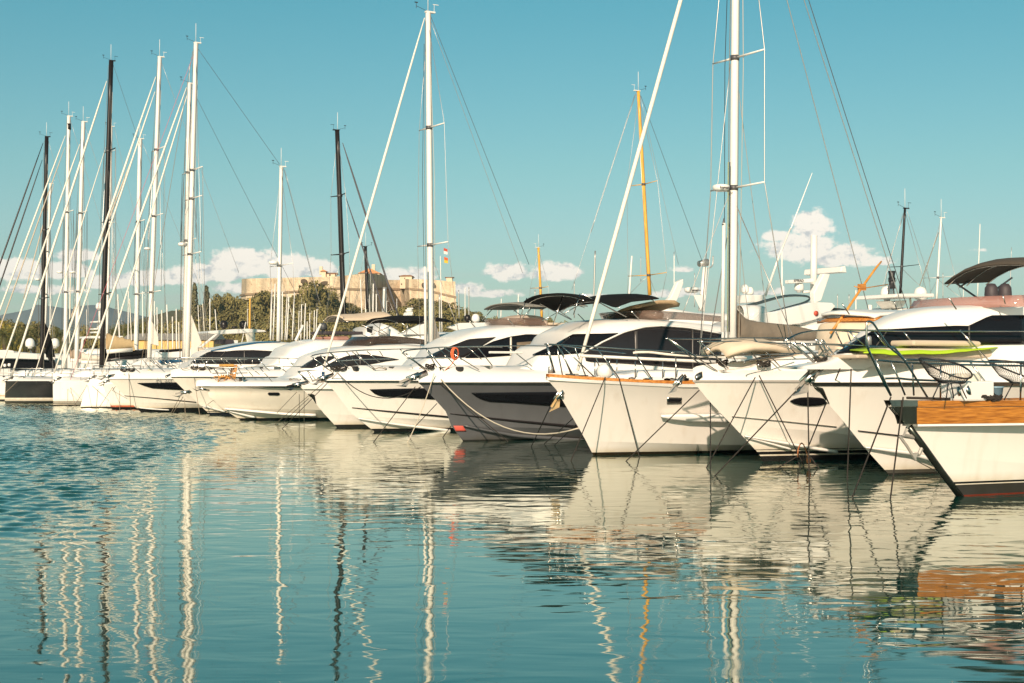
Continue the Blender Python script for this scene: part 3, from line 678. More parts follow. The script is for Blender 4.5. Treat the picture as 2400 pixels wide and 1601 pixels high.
def fort():
    f = empty('stone_fort', (xat(817, 520), 520, 20)); tag(f, 'old tan stone fort with angled bastions on the wooded hill', 'fort')
    O = f.location
    # outline of the wall walk seen from above: pixel column, distance, top row, cordon row
    ol = [(566, 545, 654, 692), (578, 505, 653, 690), (700, 487, 653, 683), (790, 475, 648, 676), (858, 463, 640, 679), (903, 512, 645, 676), (906, 530, 657, 678), (936, 533, 656, 677), (937, 500, 654, 677),
          (958, 483, 654, 677), (1000, 480, 655, 681), (1067, 476, 660, 697), (1058, 560, 660, 697), (1000, 590, 660, 690), (620, 600, 655, 690)]
    n = len(ol); top, cor, foot, cor2 = [], [], [], []
    cx, cy = xat(817, 535), 540
    for X, d, yt, yc in ol:
        x = xat(X, d); zt, zc = zat(yt, d), zat(yc, d)
        dx, dy = x - cx, d - cy; l = math.hypot(dx, dy); ux, uy = dx / l, dy / l
        r = lambda a, z: Vector((x + ux * a, d + uy * a, z)) - O
        top.append(r(0, zt)); cor2.append(r(.15, zc)); cor.append(r(.3, zc - .5)); foot.append(r(3.2, zc - 12))
    mb = MB(); rows = []
    for row in (foot, cor, cor2, top): rows.append(row)
    mb.grid(rows, True); o0 = 3 * n
    mb.f.append(tuple(o0 + i for i in range(n))); mb.build('wall', stone, f)
    cb_ = MB(); ring = []
    for X, d, yt, yc in ol: ring.append(Vector((xat(X, d), d, zat(yc, d))) - O)
    rows = []
    for a, dz in ((.1, -.35), (.75, -.35), (.75, .3), (.1, .3)):
        rw = []
        for p in ring:
            q = p + O; dx, dy = q.x - cx, q.y - cy; l = math.hypot(dx, dy); rw.append(p + Vector((dx / l * a, dy / l * a, dz)))
        rows.append(rw)
    cb_.grid(rows + [rows[0]], True); cb_.build('cordon', stonedark, f)
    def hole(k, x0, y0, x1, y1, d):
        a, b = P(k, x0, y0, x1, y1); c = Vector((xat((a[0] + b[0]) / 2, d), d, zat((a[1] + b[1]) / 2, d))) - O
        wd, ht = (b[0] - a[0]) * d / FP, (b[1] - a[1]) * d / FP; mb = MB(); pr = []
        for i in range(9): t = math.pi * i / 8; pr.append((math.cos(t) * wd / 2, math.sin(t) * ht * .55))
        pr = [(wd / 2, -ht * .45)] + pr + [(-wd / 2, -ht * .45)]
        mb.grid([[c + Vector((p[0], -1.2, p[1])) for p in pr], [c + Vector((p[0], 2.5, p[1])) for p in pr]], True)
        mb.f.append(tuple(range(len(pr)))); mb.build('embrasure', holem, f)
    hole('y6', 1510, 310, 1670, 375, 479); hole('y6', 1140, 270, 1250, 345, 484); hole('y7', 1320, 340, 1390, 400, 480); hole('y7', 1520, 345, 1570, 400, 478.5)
    def house(k, x0, x1, ye, yr, yb, d, dep, name, hip=False, tower=None, ridge=.5):
        a, b = P1(k, x0, ye), P1(k, x1, yr); yb = P1(k, x0, yb)[1]
        xa, xb, ze, zr, zb = xat(a[0], d), xat(b[0], d), zat(a[1], d), zat(b[1], d), zat(yb, d)
        g = MB().box(Vector(((xa + xb) / 2, d + dep / 2, (ze + zb) / 2)) - O, (xb - xa, dep, ze - zb)); h = g.build(name, plaster, f)
        e = .5; y0, y1 = d - e, d + dep + e; xm = lerp(xa, xb, ridge); mb = MB()
        R = [(xa - e, y0, ze), (xb + e, y0, ze), (xb + e, y1, ze), (xa - e, y1, ze)]
        if hip == 'front': R += [(xm, y0, zr), (xm, y1, zr)]; F = [(0, 1, 4), (2, 3, 5), (1, 2, 5, 4), (3, 0, 4, 5)]
        else: R += [(lerp(xa, xb, .2 if hip else 0) - (0 if hip else e), d + dep / 2, zr), (lerp(xa, xb, .8 if hip else 1) + (0 if hip else e), d + dep / 2, zr)]; F = [(0, 1, 5, 4), (1, 2, 5), (2, 3, 4, 5), (3, 0, 4)]
        mb.add([Vector(p) - O for p in R], F + [(3, 2, 1, 0)]); mb.build('roof', tile, h)
        return h, d
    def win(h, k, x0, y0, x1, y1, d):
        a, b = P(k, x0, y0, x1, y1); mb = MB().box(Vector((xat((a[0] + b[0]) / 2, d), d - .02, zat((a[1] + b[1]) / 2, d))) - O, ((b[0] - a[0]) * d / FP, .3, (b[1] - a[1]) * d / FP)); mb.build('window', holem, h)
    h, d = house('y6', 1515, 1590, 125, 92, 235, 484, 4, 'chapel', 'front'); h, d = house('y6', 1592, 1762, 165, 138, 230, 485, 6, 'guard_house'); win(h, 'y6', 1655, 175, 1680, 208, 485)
    MB().box(Vector((xat(752, 489), 489, zat(634, 489))) - O, (1, 1, 2.6)).build('chimney', plaster, h)
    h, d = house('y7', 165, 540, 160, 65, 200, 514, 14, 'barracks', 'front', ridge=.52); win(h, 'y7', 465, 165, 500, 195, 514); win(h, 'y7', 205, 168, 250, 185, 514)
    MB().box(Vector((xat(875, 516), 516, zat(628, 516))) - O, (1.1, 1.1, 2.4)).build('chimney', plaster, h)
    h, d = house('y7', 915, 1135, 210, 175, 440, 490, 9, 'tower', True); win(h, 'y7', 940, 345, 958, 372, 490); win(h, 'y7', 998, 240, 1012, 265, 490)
    h, d = house('y7', 1770, 1880, 235, 220, 330, 500, 5, 'lookout')
fort()
# ------------------------------------------------------------------ trees
def leafmat(name, c1, c2):
    m, N, L, B = nt(name); B.inputs['Roughness'].default_value = .75
    oi = N.new('ShaderNodeObjectInfo'); g = N.new('ShaderNodeNewGeometry'); cr = N.new('ShaderNodeMix'); cr.data_type = 'RGBA'
    no = N.new('ShaderNodeTexNoise'); no.inputs['Scale'].default_value = .55; no.inputs['Detail'].default_value = 3; tc = N.new('ShaderNodeTexCoord'); L.new(tc.outputs['Object'], no.inputs['Vector'])
    cr.inputs['A'].default_value = c1 + (1,); cr.inputs['B'].default_value = c2 + (1,)
    mr = N.new('ShaderNodeMath'); mr.operation = 'MULTIPLY_ADD'; mr.inputs[1].default_value = .6; L.new(g.outputs['Random Per Island'], mr.inputs[0]); 
    ma = N.new('ShaderNodeMath'); ma.operation = 'MULTIPLY'; ma.inputs[1].default_value = .45; L.new(no.outputs['Fac'], ma.inputs[0]); L.new(ma.outputs[0], mr.inputs[2])
    L.new(mr.outputs[0], cr.inputs['Factor'])
    hs = N.new('ShaderNodeHueSaturation'); L.new(cr.outputs['Result'], hs.inputs['Color'])
    mv = N.new('ShaderNodeMapRange'); mv.inputs['To Min'].default_value = .75; mv.inputs['To Max'].default_value = 1.2; L.new(oi.outputs['Random'], mv.inputs['Value']); L.new(mv.outputs['Result'], hs.inputs['Value'])
    L.new(hs.outputs['Color'], B.inputs['Base Color']); return m
pinel = leafmat('pine_needles', (.11, .10, .028), (.27, .225, .07)); cypl = leafmat('cypress_foliage', (.07, .072, .03), (.15, .13, .055))
palml = leafmat('palm_fronds', (.07, .085, .022), (.16, .16, .05)); yel = leafmat('yellowing_leaves', (.16, .13, .02), (.34, .27, .03)); bark = mat('tree_bark', (.13, .09, .06), .95, var=.3, scale=2)
def clump(mb, rng, c, r, n, sz, flat=.65):
    for _ in range(n):
        while True:
            q = Vector((rng.uniform(-1, 1), rng.uniform(-1, 1), rng.uniform(-1, 1)))
            if .3 < q.length < 1: break
        q = q.normalized() * (q.length ** .45); p = c + Vector((q.x * r, q.y * r, q.z * r * flat))
        nrm = (q + Vector((rng.uniform(-.6, .6), rng.uniform(-.6, .6), rng.uniform(-.1, .9)))).normalized()
        a = nrm.orthogonal().normalized(); b = nrm.cross(a); th = rng.random() * 6.3; s = sz * rng.uniform(.6, 1.35)
        a, b = a * math.cos(th) + b * math.sin(th), b * math.cos(th) - a * math.sin(th)
        mb.add([p - a * s - b * s * .45, p + a * s * .9 - b * s * .5, p + a * s + b * s * .5 + nrm * s * .3, p - a * s * .8 + b * s * .55], [(0, 1, 2, 3)])
def make_tree(seed, h, wdt, kind):
    rng = random.Random(seed); mb = MB(); tk = MB()
    if kind == 'pine':
        tk.tube([(0, 0, -1), (.2, .1, h * .35), (.1, -.1, h * .75)], [.35, .28, .12], 7)
        for k in range(15):
            a = rng.random() * 6.28; rr = wdt * .5 * math.sqrt(rng.random()) * .85; z = h * (.42 + .5 * rng.random()); z = min(z, h * (1 - .35 * (rr / (wdt * .5)) ** 2) - .4)
            c = Vector((math.cos(a) * rr, math.sin(a) * rr, z)); clump(mb, rng, c, wdt * rng.uniform(.15, .24), 95, .30)
            tk.tube([(.1, 0, h * .35), (c.x * .6, c.y * .6, c.z - .6), c], [.12, .08, .03], 5)
    elif kind == 'cypress':
        tk.tube([(0, 0, -1), (0, 0, h * .9)], [.22, .05], 6)
        for k in range(26):
            t = k / 25; r = wdt * .5 * (math.sin(math.pi * (.12 + .82 * t)) ** .7); clump(mb, rng, Vector((rng.uniform(-.15, .15), rng.uniform(-.15, .15), h * (.08 + .9 * t))), r, 60, .2, 1.1)
    elif kind == 'bush':
        tk.tube([(0, 0, -.5), (0, 0, h * .6)], [.25, .1], 6)
        for k in range(16):
            a = rng.random() * 6.28; rr = wdt * .42 * math.sqrt(rng.random()); c = Vector((math.cos(a) * rr, math.sin(a) * rr, h * (.2 + .65 * rng.random() * (1 - .4 * rr / wdt)))); clump(mb, rng, c, wdt * rng.uniform(.13, .2), 110, .17)
    elif kind == 'palm':
        tk.tube([(0, 0, -.5), (.12, .05, h * .4), (0, .1, h * .72)], [.30, .24, .26], 9); c0 = Vector((0, .1, h * .72))
        for k in range(38):
            a = k * 2.399; el0 = lerp(1.25, -.55, k / 37); L = wdt * .5 * rng.uniform(.9, 1.15); u = Vector((math.cos(a), math.sin(a), 0)); sd = Vector((-u.y, u.x, 0)); pts = []
            p = c0.copy(); e = el0
            for i in range(9): pts.append(p.copy()); p = p + (u * math.cos(e) + Vector((0, 0, math.sin(e)))) * L / 8; e -= .17
            for i in range(8):
                for sg in (-1, 1):
                    for q in (0, .5):
                        b = pts[i].lerp(pts[i + 1], q); ln = .55 * math.sin(math.pi * (.16 + .8 * (i + q) / 8.5)); d = (pts[i + 1] - pts[i]).normalized()
                        tip = b + sd * sg * ln + d * ln * .6 - Vector((0, 0, ln * .35)); mb.add([b, b + d * .09, tip], [(0, 1, 2)])
    return mb, tk
TREES = {}
LEAF = dict(pine=pinel, cypress=cypl, palm=palml, bush=yel)
def tree(kind, var, name, loc, sc, label, group=None, leaf=None):
    dims = dict(pine=(8, 8.5), cypress=(9, 2.4), palm=(7, 5.2), bush=(5, 6.5))[kind]; key = (kind, var, leaf)
    r = empty(name, loc, random.random() * 6.28); r.scale = sc; tag(r, label, 'tree', group)
    if key not in TREES:
        a, b = make_tree(var * 7 + len(kind), *dims, kind); TREES[key] = (a.build('crown', leaf or LEAF[kind], r), b.build('trunk', bark, r, True))
    else:
        for o in TREES[key]: c = o.copy(); C.objects.link(c); c.parent = r
    return r
rt = random.Random(4)
def tpx(kind, var, name, X, Yt, d, wpx, label, group=None, leaf=None, base=None):
    x = xat(X, d); g = ground(x, d) if base is None else base; hd = dict(pine=8, cypress=9, palm=7, bush=5)[kind]; wd = dict(pine=8.5, cypress=2.4, palm=5.2, bush=6.5)[kind]
    zt = zat(Yt, d); h = max(zt - g, 2.5); s = wpx * d / FP / wd
    return tree(kind, var, name, (x, d, min(g, zt - 2.5)), (s, s, h / hd), label, group, leaf)
tpx('cypress', 0, 'cypress_tree', 455, 666, 430, 21, 'tall dark cypress, the fuller one of the pair left of the fort'); tpx('cypress', 1, 'cypress_tree', 484, 672, 432, 20, 'slimmer greyish cypress with gaps, beside the fuller cypress')
tpx('pine', 0, 'pine_tree', 740, 660, 440, 92, 'broad rounded pine standing highest against the fort wall'); tpx('pine', 1, 'pine_tree', 702, 690, 436, 70, 'pine just left of and below the broadest pine at the fort wall')
tpx('pine', 2, 'pine_tree', 622, 676, 438, 95, 'spreading pine in front of the left bastion of the fort')
tpx('pine', 3, 'pine_tree', 512, 691, 445, 42, 'low pine on the skyline right of the two cypresses'); tpx('pine', 4, 'pine_tree', 542, 688, 447, 44, 'low pine on the skyline between the cypresses and the fort')
GW = 'pines in the wood below the fort'; LW = 'olive green pine in the dense wood covering the slope below the fort'
sky_l = [(440, 735), (450, 722), (500, 715), (560, 705), (590, 692), (650, 690), (700, 685), (770, 675), (790, 700), (830, 720), (870, 735), (930, 725), (960, 705), (1000, 700), (1040, 700), (1080, 712), (1100, 728), (1150, 740), (1200, 748)]
for row, (dd, drop) in enumerate(((462, 0), (440, 16), (418, 34), (396, 54), (376, 76))):
    X = 448 + row * 7
    while X < 1175 - row * 10:
        top = interp(sky_l, X) + drop + rt.uniform(2, 14) - (6 if row == 0 else 0)
        if not (855 < X < 915 and row < 2): tpx('pine', rt.randrange(5), 'pine_tree', X, top, dd + rt.uniform(-8, 8), rt.uniform(62, 100), LW, GW)
        X += rt.uniform(24, 38)
G2 = 'low trees on the far shore right of the fort'
for X, Y in ((1165, 742), (1195, 746), (1225, 738), (1255, 744), (1285, 748), (1320, 752), (1350, 756)): tpx('pine', rt.randrange(5), 'pine_tree', X, Y, 352, rt.uniform(36, 50), 'low green tree on the far shore seen under the grey sunshade right of the fort', G2, base=1.4)
tpx('bush', 0, 'leafy_tree', 14, 727, 205, 62, 'yellow green leafy tree at the left edge above the palms', base=1.4)
for i, (X, Y, wp, lb) in enumerate(((11, 752, 92, 'bushy palm under the yellow green tree at the left edge'), (57, 750, 95, 'palm between the yellow green tree and the black mast'), (141, 752, 84, 'palm directly right of the leftmost black mast'))):
    tpx('palm', i, 'palm_tree', X, Y, 185 + 4 * i, wp, lb, base=1.4)
for X, Y, lb in ((268, 750, 'palm behind the radar tower of the left white yacht'), (322, 748, 'palm half hidden by the white masts right of the radar tower'), (296, 744, 'palm between two white masts, right of the black mast')): tpx('palm', 1, 'palm_tree', X, Y, 215, 74, lb, base=1.4)
for X, Y, wp in ((35, 750, 70), (80, 756, 66), (112, 764, 55), (205, 757, 60), (236, 762, 50), (290, 764, 60), (340, 756, 55), (366, 760, 50)): tpx('pine', rt.randrange(5), 'pine_tree', X, Y, 232, wp, 'dark green tree in the low belt behind the palms and masts', 'low belt of trees behind the left masts', base=1.4)
for X, Y, wp in ((405, 752, 70), (432, 746, 70), (455, 752, 60)): tpx('pine', rt.randrange(5), 'pine_tree', X, Y, 300, wp, 'olive tree above the roof of the yellow quay building', 'trees above the yellow quay building', base=1.4)
hd = empty('clipped_hedge', (-52, 176, 1.4)); hm = MB(); rh = random.Random(3)
for i in range(90): clump(hm, rh, Vector((rh.uniform(-16, 16), rh.uniform(-1, 1), rh.uniform(.2, 1.6))), .9, 60, .16)
hm.build('foliage', leafmat('hedge_leaves', (.045, .035, .015), (.10, .07, .03)), hd); MB().box((0, 0, .4), (30, .5, 1)).build('stems', bark, hd); tag(hd, 'dark clipped hedge along the shore below the palms', 'hedge')
def quay_building():
    d = 210; b = empty('quay_building', (xat(372, d), d, 1.4)); tag(b, 'long low yellow quay building with grey sheet roof', 'building'); ym = mat('ochre_render', (.72, .47, .17), .95, var=.06, scale=.5)
    x0, x1 = xat(290, d) - b.location.x, xat(500, d) - b.location.x; z0, z1, z2 = 0, zat(797, d) - 1.4, zat(780, d) - 1.4
    MB().box(((x0 + x1) / 2, 4, (z0 + z1) / 2), (x1 - x0, 8, z1)).build('wall', ym, b)
    MB().add([(x0 - .3, -.4, z1), (x1 + .3, -.4, z1), (x1 + .3, 4, z2), (x0 - .3, 4, z2), (x0 - .3, 8.4, z1), (x1 + .3, 8.4, z1)], [(0, 1, 2, 3), (3, 2, 5, 4), (0, 3, 4), (1, 5, 2), (0, 4, 5, 1)]).build('roof', mat('grey_sheet_roof', (.36, .33, .29), .7, var=.1, scale=1), b)
    for X in (330, 352, 400, 422, 445): xx = xat(X, d) - b.location.x; MB().box((xx, -.05, 1.1), (.8, .2, 2.0)).build('window', plaster, b)
quay_building()
# ------------------------------------------------------------------ sea air: mountains fade to blue
def haze():
    m = bpy.data.materials.new('sea_haze'); m.use_nodes = True; N, Lk = m.node_tree.nodes, m.node_tree.links
    N.remove(N['Principled BSDF']); v = N.new('ShaderNodeVolumePrincipled'); v.inputs['Color'].default_value = (.58, .80, .95, 1); v.inputs['Density'].default_value = HAZE_D; v.inputs['Anisotropy'].default_value = .0
    Lk.new(v.outputs[0], N['Material Output'].inputs['Volume'])
    o = MB().box((0, 1700, 89), (4200, 4200, 192)).build('haze', m); tag(o, kind='stuff', label='pale sea haze over the harbour that turns the far mountains blue')
if HAZE_D: haze()
# ------------------------------------------------------------------ front row of moored boats, right to left
HW = (.80, .765, .70); BOOTK = (.015, .015, .017); AF = (.06, .055, .05)
def rubrail(b, m=rubsteel, z0=-.045, z1=.02, out=.025): return b.strip('rub_rail', m, z0, z1, out)
# ---- A: timber-trimmed boat in the right corner
A = Boat('timber_trimmed_boat', 'white boat with a broad varnished timber bulwark and dark stem, cut by the right edge', 'boat', 2250, 1163)
A.hull(hullmat('hull_paint_timber_boat', HW, [(.008, (.20, .03, .015)), (.16, (.045, .042, .04)), (.185, HW), (.205, BOOTK)]), P('f', 2083, 951, 2126, 1001, 2160, 1045, 2205, 1108, 2250, 1163), 12.5, 1.75, te=.72, p=1.55, Bc=1.2, pc=1.35, tec=.9)
A.deck(cream, .02, .1, .03)
sAx = A.s0
A.strip('timber_bulwark', teakb, -.27, -.03, .03, sAx + .42, inn=.22); A.strip('timber_capping', teakb, -.02, .07, .045, sAx + .42); A.strip('trim_moulding', gel, -.305, -.275, .045, sAx + .42)
A.strip('stem_plate', darkgreen, -.27, -.02, .028, sAx - .02, sAx + .43); A.strip('bow_fitting', rubsteel, -.01, .08, .05, sAx - .04, sAx + .42)
mb = MB(); q = [A.px(x, y) for x, y in P('f', 2128, 1000, 2160, 1043, 2205, 1106, 2258, 1176)]
mb.tube([p + Vector((.015, 0, 0)) for p in q], .055, 8); mb.build('stem_bar', darkgreen, A.root, True)
mb = MB()
for sg in (-.09, .09): mb.tube([A.px(x, y, sg) for x, y in P('z2', 450, 410, 560, 560, 690, 770)], .022, 6)
mb.tube([A.px(x, y) for x, y in P('z2', 560, 300, 510, 390, 690, 420)], .03, 6); mb.tube([A.px(x, y) for x, y in P('z2', 660, 690, 740, 690, 800, 560)], .03, 6)
mb.add([A.px(*p, v) for v in (-.12, .12) for p in P('z2', 640, 690, 740, 660, 690, 770)], [(0, 1, 2), (5, 4, 3), (0, 3, 4, 1), (1, 4, 5, 2), (2, 5, 3, 0)]); mb.build('anchor', anch, A.root)
E_ = lambda k, *n, i=.06: P(k, *n)
A.rail([P('z1', 90, 158, 320, 180, 560, 198, 1000, 215, 1560, 232, 2351, 245), P('z1', 510, 150, 1000, 168, 1850, 185, 2351, 186), P('z1', 205, 440, 430, 437, 650, 458, 1200, 480, 1760, 503)],
       [P('z1', 80, 160, 205, 445, 315, 690), P('z1', 320, 190, 430, 440, 530, 690), P('z1', 640, 215, 665, 700), P('z1', 1530, 190, 1770, 510, 1970, 770), P('z1', 2305, 195, 2295, 790), P('z1', 1075, 230, 1072, 740)], r=.017, inset=.05, mirror=False)
for nm, pts, v in (('pulpit_hoop', P('a7', 535, 850, 516, 790, 515, 625, 532, 603, 556, 607, 590, 640, 720, 832, 860, 960, 1080, 1312), .12), ('pulpit_leg', P('a7', 520, 835, 650, 1120, 738, 1285), -.05), ('pulpit_brace', P('a7', 530, 838, 740, 838, 800, 880, 870, 970), .1)):
    MB().tube(smooth_poly(A.pl(pts, v), 30), .017, 6).build(nm, steel, A.root, True)
mb = MB().lathe(A.px(*P1('a7', 530, 785), .02), [(.0, -.05), (.045, -.05), (.045, .06), (.03, .08), (0, .08)], 10); mb.build('bow_lamp', alumgrey, A.root, True)
lk = A.px(*P1('z1', 1500, 610), .30); MB().box(lk + Vector((.08, .1, -.02)), (.62, .5, .30)).build('deck_locker', gel, A.root, bevel=.03)
lk2 = MB().box(lk + Vector((.22, .28, .06)), (.40, .3, .36)).build('seat_box', cream, A.root, bevel=.03)
MB().lathe(A.px(*P1('z1', 1435, 625), .36), [(0, -.09), (.09, -.08), (.10, -.03), (.06, -.02), (.06, .03), (.095, .04), (.085, .09), (0, .10)], 14, Matrix.Rotation(1.3, 3, 'X') @ Matrix.Rotation(.5, 3, 'Y')).build('windlass', steel, A.root, True)
mb = MB()
for i in range(26):
    c = A.px(*P1('z1', 1800 + random.uniform(-60, 170), 745 + random.uniform(-35, 25)), .46); mb.tube([c + Vector((.06 * math.cos(a), .04 * math.sin(a), .02 * math.sin(2 * a + i))) for a in [k * .9 for k in range(8)]], .012, 5)
mb.build('coiled_line', ropeb, A.root, True)
MB().tube([A.px(*p, A.bd(0) * .4) for p in P('z1', 560, 735, 1200, 752, 1800, 770)], .02, 6).build('deck_line', ropeb, A.root, True)
# ---- B: big white motor yacht
B = Boat('motor_yacht', 'large white motor yacht with brown flybridge sunshade and lime towel on its foredeck', 'yacht', 2084, 1113)
B.hull(hullmat('hull_paint_motor_yacht', HW, [(.02, (.03, .03, .03)), (.085, (.085, .085, .08))]), P('f', 1898, 899, 1932, 936, 1975, 985, 2020, 1042, 2046, 1072, 2084, 1113), 17, 2.45, te=.52, p=1.75, Bc=2.15, pc=1.62, chine=((-.7, .50), (1.5, .34), (4, .12)))
B.deck(gel, .33, .30, .12); rubrail(B)
PRB = P('a7', 236, 905, 420, 780, 600, 668, 800, 585, 960, 530, 1150, 488, 1400, 465, 1700, 450, 1960, 425, 2350, 400, 2900, 420)
B.cabin(gel, PRB, 1.55, 1.95, nose=3.6, s_end=13.5)
B.patch('window', glass, P('a7', 240, 898, 420, 788, 590, 684, 960, 660, 1330, 642, 1440, 645, 1640, 550, 1960, 547), P('a7', 240, 905, 480, 885, 760, 850, 930, 832, 1400, 820, 1960, 812), n=30, k=5)
B.screen('flybridge_windscreen', pinkt, P('a7', 1100, 396, 1270, 385, 1640, 362, 1980, 362), P('a7', 1160, 497, 1340, 490, 1600, 472, 1980, 466), 1.45)
B.poles('windscreen_frame', steel, [P('a7', 1270, 385, 1338, 490), P('a7', 1765, 360, 1788, 440)], 1.36, .012)
B.canopy(brncan, P('a7', 1232, 192, 1772, 214, 1960, 208, 2700, 175), 1.42, .40)
B.poles('canopy_pole', wired, [P('a7', 1300, 226, 1560, 405), P('a7', 1570, 400, 1850, 200), P('a7', 1370, 285, 1480, 215)], -1.36, .02)
for x in (1660, 1785): MB().lathe(B.px(*P1('a7', x, 408), .4), [(.11, 0), (.13, .1), (.12, .24), (.07, .31), (0, .32)], 12).build('helm_seat', mat('dark_seat_leather', (.05, .04, .045), .6), B.root, True)
def sheerbox(b, nm, m, px0, px1, v, dy, dz, bev=.04, dx=None):
    p, q = b.px(*px0, v), b.px(*px1, v); c = (p + q) / 2; MB().box(c + Vector((0, dy / 2, 0)), ((q - p).x, dy, abs(p.z - q.z) if dz is None else dz)).build(nm, m, b.root, bevel=bev)
sheerbox(B, 'sunpad_backrest', cushion, P1('a7', 945, 772), P1('a7', 1772, 835), .9, 1.8, None); sheerbox(B, 'sunpad', cushion, P1('a7', 700, 880), P1('a7', 1700, 905), .95, 1.8, .16); sheerbox(B, 'foredeck_cushion', cushion, P1('a7', 430, 905), P1('a7', 720, 945), .7, 1.2, None)
B.rail([P('z6', -300, 1090, -160, 1010, 0, 945, 300, 900, 800, 888, 1500, 905, 2351, 915) + P('a7', 1960, 690), P('a7', 0, 812, 300, 815, 600, 830, 940, 828)],
       [P('a7', 350, 690, 520, 850), P('a7', 590, 700, 690, 830), P('a7', 855, 700, 940, 800), P('a7', 1370, 682, 1660, 985), P('a7', 110, 770, 270, 985), P('a7', 60, 765, 240, 985), P('a3', 3005, 545, 3150, 700) if 0 else P('z4', 1690, 410, 2120, 800), P('z4', 1830, 410, 2270, 810)], inset=.15)
B.anchor(P1('z3', 320, 285), .72, tilt=-.65); B.patch('stem_guard', darkgreen, P('z3', 375, 340, 440, 345, 515, 360, 550, 450, 590, 545), P('z3', 385, 345, 420, 390, 470, 445, 520, 500, 560, 560), n=10, k=3)
B.patch('hull_stripe', blackm, P('z3', 940, 877, 1568, 948) + P('z1', 500, 1318, 1500, 1440), P('z3', 940, 887, 1568, 962) + P('z1', 500, 1328, 1500, 1460), n=24, k=1)
B.patch('spray_rail', gel, P('z3', 1010, 1062, 1300, 1090, 1568, 1120) + P('z2', 940, 700, 1600, 800), P('z3', 1010, 1072, 1300, 1120, 1568, 1150) + P('z2', 940, 760, 1600, 860), n=20, k=2, off=.05, solid=.06)
for x, y in P('z3', 700, 270, 710, 200): MB().tube([B.ep(x - 16, y, .2), B.ep(x + 16, y, .2)], .008, 5).build('deck_vent', rubsteel, B.root)
def cleat(b, p, k=1.0, coil=True):
    mb = MB().tube([p + Vector((-.16 * k, 0, .06)), p + Vector((.16 * k, 0, .06))], .022 * k, 6).tube([p + Vector((-.06 * k, 0, -.03)), p + Vector((-.05 * k, 0, .06))], .018 * k, 6).tube([p + Vector((.06 * k, 0, -.03)), p + Vector((.05 * k, 0, .06))], .018 * k, 6)
    c = mb.build('cleat', steel, b.root, True)
    if coil:
        mb = MB()
        for i in range(3): mb.tube([p + Vector((.15 * k * math.cos(a) , .10 * k * math.sin(a), .06 + .03 * i + .03 * math.cos(a * 2 + i))) for a in [t * .55 for t in range(13)]], .02, 6)
        mb.build('rope_coil', ropeb, c, True)
cleat(B, B.ep(*P1('z3', 785, 105), .2), 1.2); cleat(B, B.ep(*P1('z3', 490, 90), .2), .8)
# ---- Cc: white cruiser with oval port
Cc = Boat('cabin_cruiser', 'white cruiser with a black oval hull window and cream canvas wheelhouse covers', 'cruiser', 1795, 1081)
Cc.hull(hullmat('hull_paint_cabin_cruiser', HW, [(.105, (.02, .02, .022)), (.135, HW), (.20, BOOTK), (.225, HW), (.24, BOOTK)]), P('f', 1624, 893, 1660, 938, 1698, 978, 1735, 1015, 1768, 1052, 1795, 1081), 14, 2.3, te=.5, p=1.85, Bc=2.05, pc=1.65, chine=((-.9, .78), (1, .62), (3.5, .30), (6, .1)))
Cc.deck(gel, .26, .5, .14); rubrail(Cc, mat('grey_rub_strip', (.33, .31, .28), .5), -.03, .015, .02)
Cc.patch('hull_window', glass, P('z4', 1640, 1300, 1700, 1268, 1790, 1248, 1940, 1240, 2090, 1248, 2180, 1268, 2240, 1300), P('z4', 1640, 1302, 1700, 1338, 1790, 1362, 1940, 1372, 2090, 1364, 2180, 1340, 2240, 1304), n=20, k=4)
Cc.patch('hull_seam', rubsteel, P('z5', 750, 489, 1500, 558, 2351, 645), P('z5', 750, 493, 1500, 564, 2351, 653), n=20, k=1)
Cc.patch('spray_rail', gel, P('z5', 925, 768, 1500, 850, 2000, 930, 2351, 985), P('z5', 925, 776, 1500, 880, 2000, 965, 2351, 1015), n=20, k=2, off=.05, solid=.06)
Cc.patch('lower_spray_rail', gel, P('z5', 980, 800, 1300, 870, 1640, 960), P('z5', 980, 806, 1300, 895, 1640, 985), n=14, k=2, off=.04, solid=.05)
Cc.cabin(gel, P('a6', 560, 812, 760, 770, 960, 735, 1150, 705, 1400, 690, 1700, 690), 1.0, 1.35, nose=2.0, s_end=9.5, name='coachroof', ramp=.8)
wh = Cc.cabin(creamcan, P('a7', 92, 812, 150, 740, 205, 680, 262, 640, 330, 612, 600, 604, 1000, 604), 1.2, 1.15, nose=.9, s_end=8.2, name='wheelhouse_cover', zb=2.0, ramp=.02)
p = Cc.pl(P('a7', 585, 600, 640, 580, 800, 570, 1000, 572, 1400, 588), .9); mb = MB()
for z0, z1, nm, mm in ((0, .06, 'hardtop', gel), (-.045, 0, 'hardtop_timber_edge', teak)):
    mb = MB(); rows = []
    for q in p: rows.append([Vector((q.x - (.35 if abs(v) < .6 else 0), v * -q.y, q.z + (.10 if z1 > 0 else 0) * (1 - v * v) + z1)) for v in (-1, -.8, -.4, 0, .4, .8, 1)])
    mb.grid(rows); mb.build(nm, mm, Cc.root, True, .05)
jb = Cc.pl(P('a7', 180, 712, 300, 545, 470, 290, 600, 110, 650, 50), .2); mb = MB().tube(jb, [.028, .03, .028, .026, .018], 8); dk = mb.build('timber_derrick', orange_w, Cc.root, True)
MB().tube(Cc.pl(P('a7', 400, 278, 465, 300, 710, 262), .2), .012, 6).build('derrick_spreader', orange_w, dk, True); MB().box(Cc.px(*P1('a7', 470, 288), .2), (.14, .12, .14)).build('derrick_collar', teak, dk)
cv = MB(); qq = P('a6', 412, 700, 440, 668, 540, 645, 700, 648, 900, 690, 905, 712)
